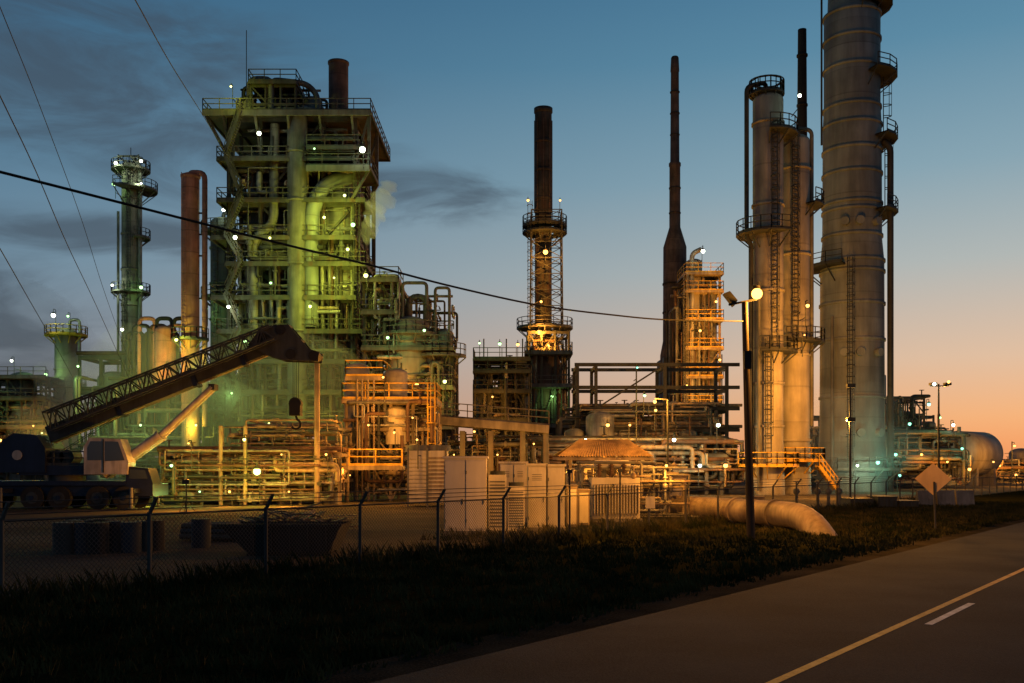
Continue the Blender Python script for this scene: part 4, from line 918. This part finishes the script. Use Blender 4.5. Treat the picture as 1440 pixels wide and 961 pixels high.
# ------------------------------------------------------------------ steam (real participating medium)
def steam(blobs,dens):
    m,nt,out=newmat('steam_%d'%len(bpy.data.materials)); v=nt.nodes.new('ShaderNodeVolumeScatter'); v.inputs['Density'].default_value=dens; v.inputs['Anisotropy'].default_value=.25; v.inputs['Color'].default_value=(.85,.88,.9,1)
    nt.links.new(v.outputs[0],out.inputs['Volume'])
    for (cx,cy,cz,rx,ry,rz) in blobs:
        vs=[];fs=[];n=28;k=16;ph=random.random()*9
        for j in range(k+1):
            for i in range(n):
                t=2*math.pi*i/n;u=math.pi*j/k
                x=math.sin(u)*math.cos(t);y=math.sin(u)*math.sin(t);z=math.cos(u)
                w=1+.16*math.sin(3*x+ph)*math.cos(4*z-ph)+.10*math.sin(7*z+5*x+ph)
                vs.append((x*rx*w,y*ry*w,z*rz*w))
        for j in range(k):
            for i in range(n): fs.append((j*n+i,(j+1)*n+i,(j+1)*n+(i+1)%n,j*n+(i+1)%n))
        me=bpy.data.meshes.new('steam_cloud');me.from_pydata(vs,[],fs);me.materials.append(m);me.update()
        o=bpy.data.objects.new('steam_cloud',me);o.location=(cx,cy,cz);scene.collection.objects.link(o)
steam([(X(130,112),113,9,9,4,7),(X(235,95),92,8,9,3,7),(X(60,135),137,14,12,5,13)],.036)
steam([(X(390,86),84,7,12,4,7.5),(X(1205,88),89,5.0,6,2.2,5)],.020)
steam([(X(518,94),94.5,Z(322,94),.8,.8,1.2),(X(526,94),94.5,Z(300,94),1.1,1.0,1.3),(X(536,94),94.5,Z(280,94),1.3,1.0,1.1),(X(545,94),94.5,Z(262,94),.9,.9,.7)],.22)

# ------------------------------------------------------------------ world
w=bpy.data.worlds.new('World'); scene.world=w; w.use_nodes=True; nt=w.node_tree; N=nt.nodes; L=nt.links; N.clear()
outw=N.new('ShaderNodeOutputWorld')
def M(op,a,b=None,c=None,clamp=False):
    n=N.new('ShaderNodeMath'); n.operation=op; n.use_clamp=clamp
    for i,v in enumerate((a,b,c)):
        if v is None: continue
        if isinstance(v,(int,float)): n.inputs[i].default_value=v
        else: L.new(v,n.inputs[i])
    return n.outputs[0]
tc=N.new('ShaderNodeTexCoord'); sp=N.new('ShaderNodeSeparateXYZ'); L.new(tc.outputs['Generated'],sp.inputs[0])
x_,y_,z_=sp.outputs
hl=M('SQRT',M('ADD',M('MULTIPLY',x_,x_),M('MULTIPLY',y_,y_))); el=M('DIVIDE',z_,M('MAXIMUM',hl,.001)); az=M('ARCTAN2',x_,y_)
def ramp(fac,stops):
    r=N.new('ShaderNodeValToRGB'); L.new(fac,r.inputs[0]); e=r.color_ramp.elements
    while len(e)<len(stops): e.new(.5)
    for k,(p,c) in enumerate(stops): e[k].position=p; e[k].color=(*lin(c),1)
    return r.outputs[0]
ef=M('MULTIPLY',el,1.0,clamp=True)
right_=ramp(ef,[(0,(240,148,88)),(.045,(238,174,122)),(.10,(218,184,156)),(.19,(172,178,176)),(.28,(130,160,174)),(.40,(86,134,160)),(.52,(58,110,144)),(1,(13,32,58))])
left_=ramp(ef,[(0,(104,108,120)),(.045,(112,122,136)),(.10,(114,132,148)),(.19,(100,132,154)),(.28,(82,120,146)),(.40,(58,100,130)),(.52,(44,86,118)),(1,(11,27,50))])
af=N.new('ShaderNodeMapRange'); af.interpolation_type='SMOOTHSTEP'; L.new(M('ABSOLUTE',M('SUBTRACT',az,.58)),af.inputs[0]); af.inputs[1].default_value=.05; af.inputs[2].default_value=1.25; af.inputs[3].default_value=1; af.inputs[4].default_value=0
mxw=N.new('ShaderNodeMix'); mxw.data_type='RGBA'; L.new(af.outputs[0],mxw.inputs[0]); L.new(left_,mxw.inputs[6]); L.new(right_,mxw.inputs[7])
cv=N.new('ShaderNodeCombineXYZ'); L.new(M('MULTIPLY',az,5),cv.inputs[0]); L.new(M('MULTIPLY',el,14),cv.inputs[1])
cn=N.new('ShaderNodeTexNoise'); cn.inputs['Scale'].default_value=1.0; cn.inputs['Detail'].default_value=8; cn.inputs['Roughness'].default_value=.6; cn.inputs['Distortion'].default_value=.8; L.new(cv.outputs[0],cn.inputs['Vector'])
def ell(ca,ce,ra,re):
    a=M('DIVIDE',M('SUBTRACT',az,ca),ra); b=M('DIVIDE',M('SUBTRACT',el,ce),re)
    return M('SUBTRACT',1,M('SQRT',M('ADD',M('MULTIPLY',a,a),M('MULTIPLY',b,b))),clamp=True)
sm=None
for e in((-.42,.36,.32,.12),(-.27,.31,.20,.08),(-.50,.12,.15,.12),(-.42,.215,.24,.03),(-.10,.27,.16,.04)):
    v=ell(*e); sm=v if sm is None else M('MAXIMUM',sm,v)
cm=M('ADD',M('MULTIPLY',sm,.5),M('MULTIPLY',M('SUBTRACT',cn.outputs[0],.5),1.6))
mrc=N.new('ShaderNodeMapRange'); mrc.interpolation_type='SMOOTHSTEP'; L.new(cm,mrc.inputs[0]); mrc.inputs[1].default_value=-.02; mrc.inputs[2].default_value=.5; mrc.inputs[4].default_value=.72
fcl=M('MULTIPLY',mrc.outputs[0],M('MULTIPLY',sm,2.2,clamp=True))
mxc=N.new('ShaderNodeMix'); mxc.data_type='RGBA'; L.new(fcl,mxc.inputs[0]); L.new(mxw.outputs[2],mxc.inputs[6]); mxc.inputs[7].default_value=(*lin((58,70,84)),1)
sky=N.new('ShaderNodeTexSky'); sky.sky_type='NISHITA'; sky.sun_disc=False; sky.sun_elevation=math.radians(-1.5); sky.sun_rotation=math.radians(38)
bg1=N.new('ShaderNodeBackground'); L.new(mxc.outputs[2],bg1.inputs[0]); bg1.inputs[1].default_value=1.0
bg2=N.new('ShaderNodeBackground'); L.new(sky.outputs[0],bg2.inputs[0]); bg2.inputs[1].default_value=.05
ads=N.new('ShaderNodeAddShader'); L.new(bg1.outputs[0],ads.inputs[0]); L.new(bg2.outputs[0],ads.inputs[1]); L.new(ads.outputs[0],outw.inputs[0])

sl=bpy.data.lights.new('sun','SUN'); sl.energy=.02; sl.angle=math.radians(3); sl.color=(1,.6,.35)
so=bpy.data.objects.new('sun',sl); scene.collection.objects.link(so)
so.rotation_euler=Vector((math.sin(math.radians(38)),math.cos(math.radians(38)),.03)).to_track_quat('Z','Y').to_euler()

cam=bpy.data.cameras.new('camera'); co=bpy.data.objects.new('camera',cam); scene.collection.objects.link(co); scene.camera=co
co.location=(0,0,H); co.rotation_euler=(math.radians(90),0,0)
cam.sensor_width=36; cam.lens=35; cam.shift_y=(HZ-480.5)/1440; cam.clip_end=6000; cam.clip_start=.1
scene.view_settings.view_transform='Standard'; scene.view_settings.look='None'; scene.view_settings.exposure=0
print('verts',sum(len(o.data.vertices) for o in bpy.data.objects if o.type=='MESH'))
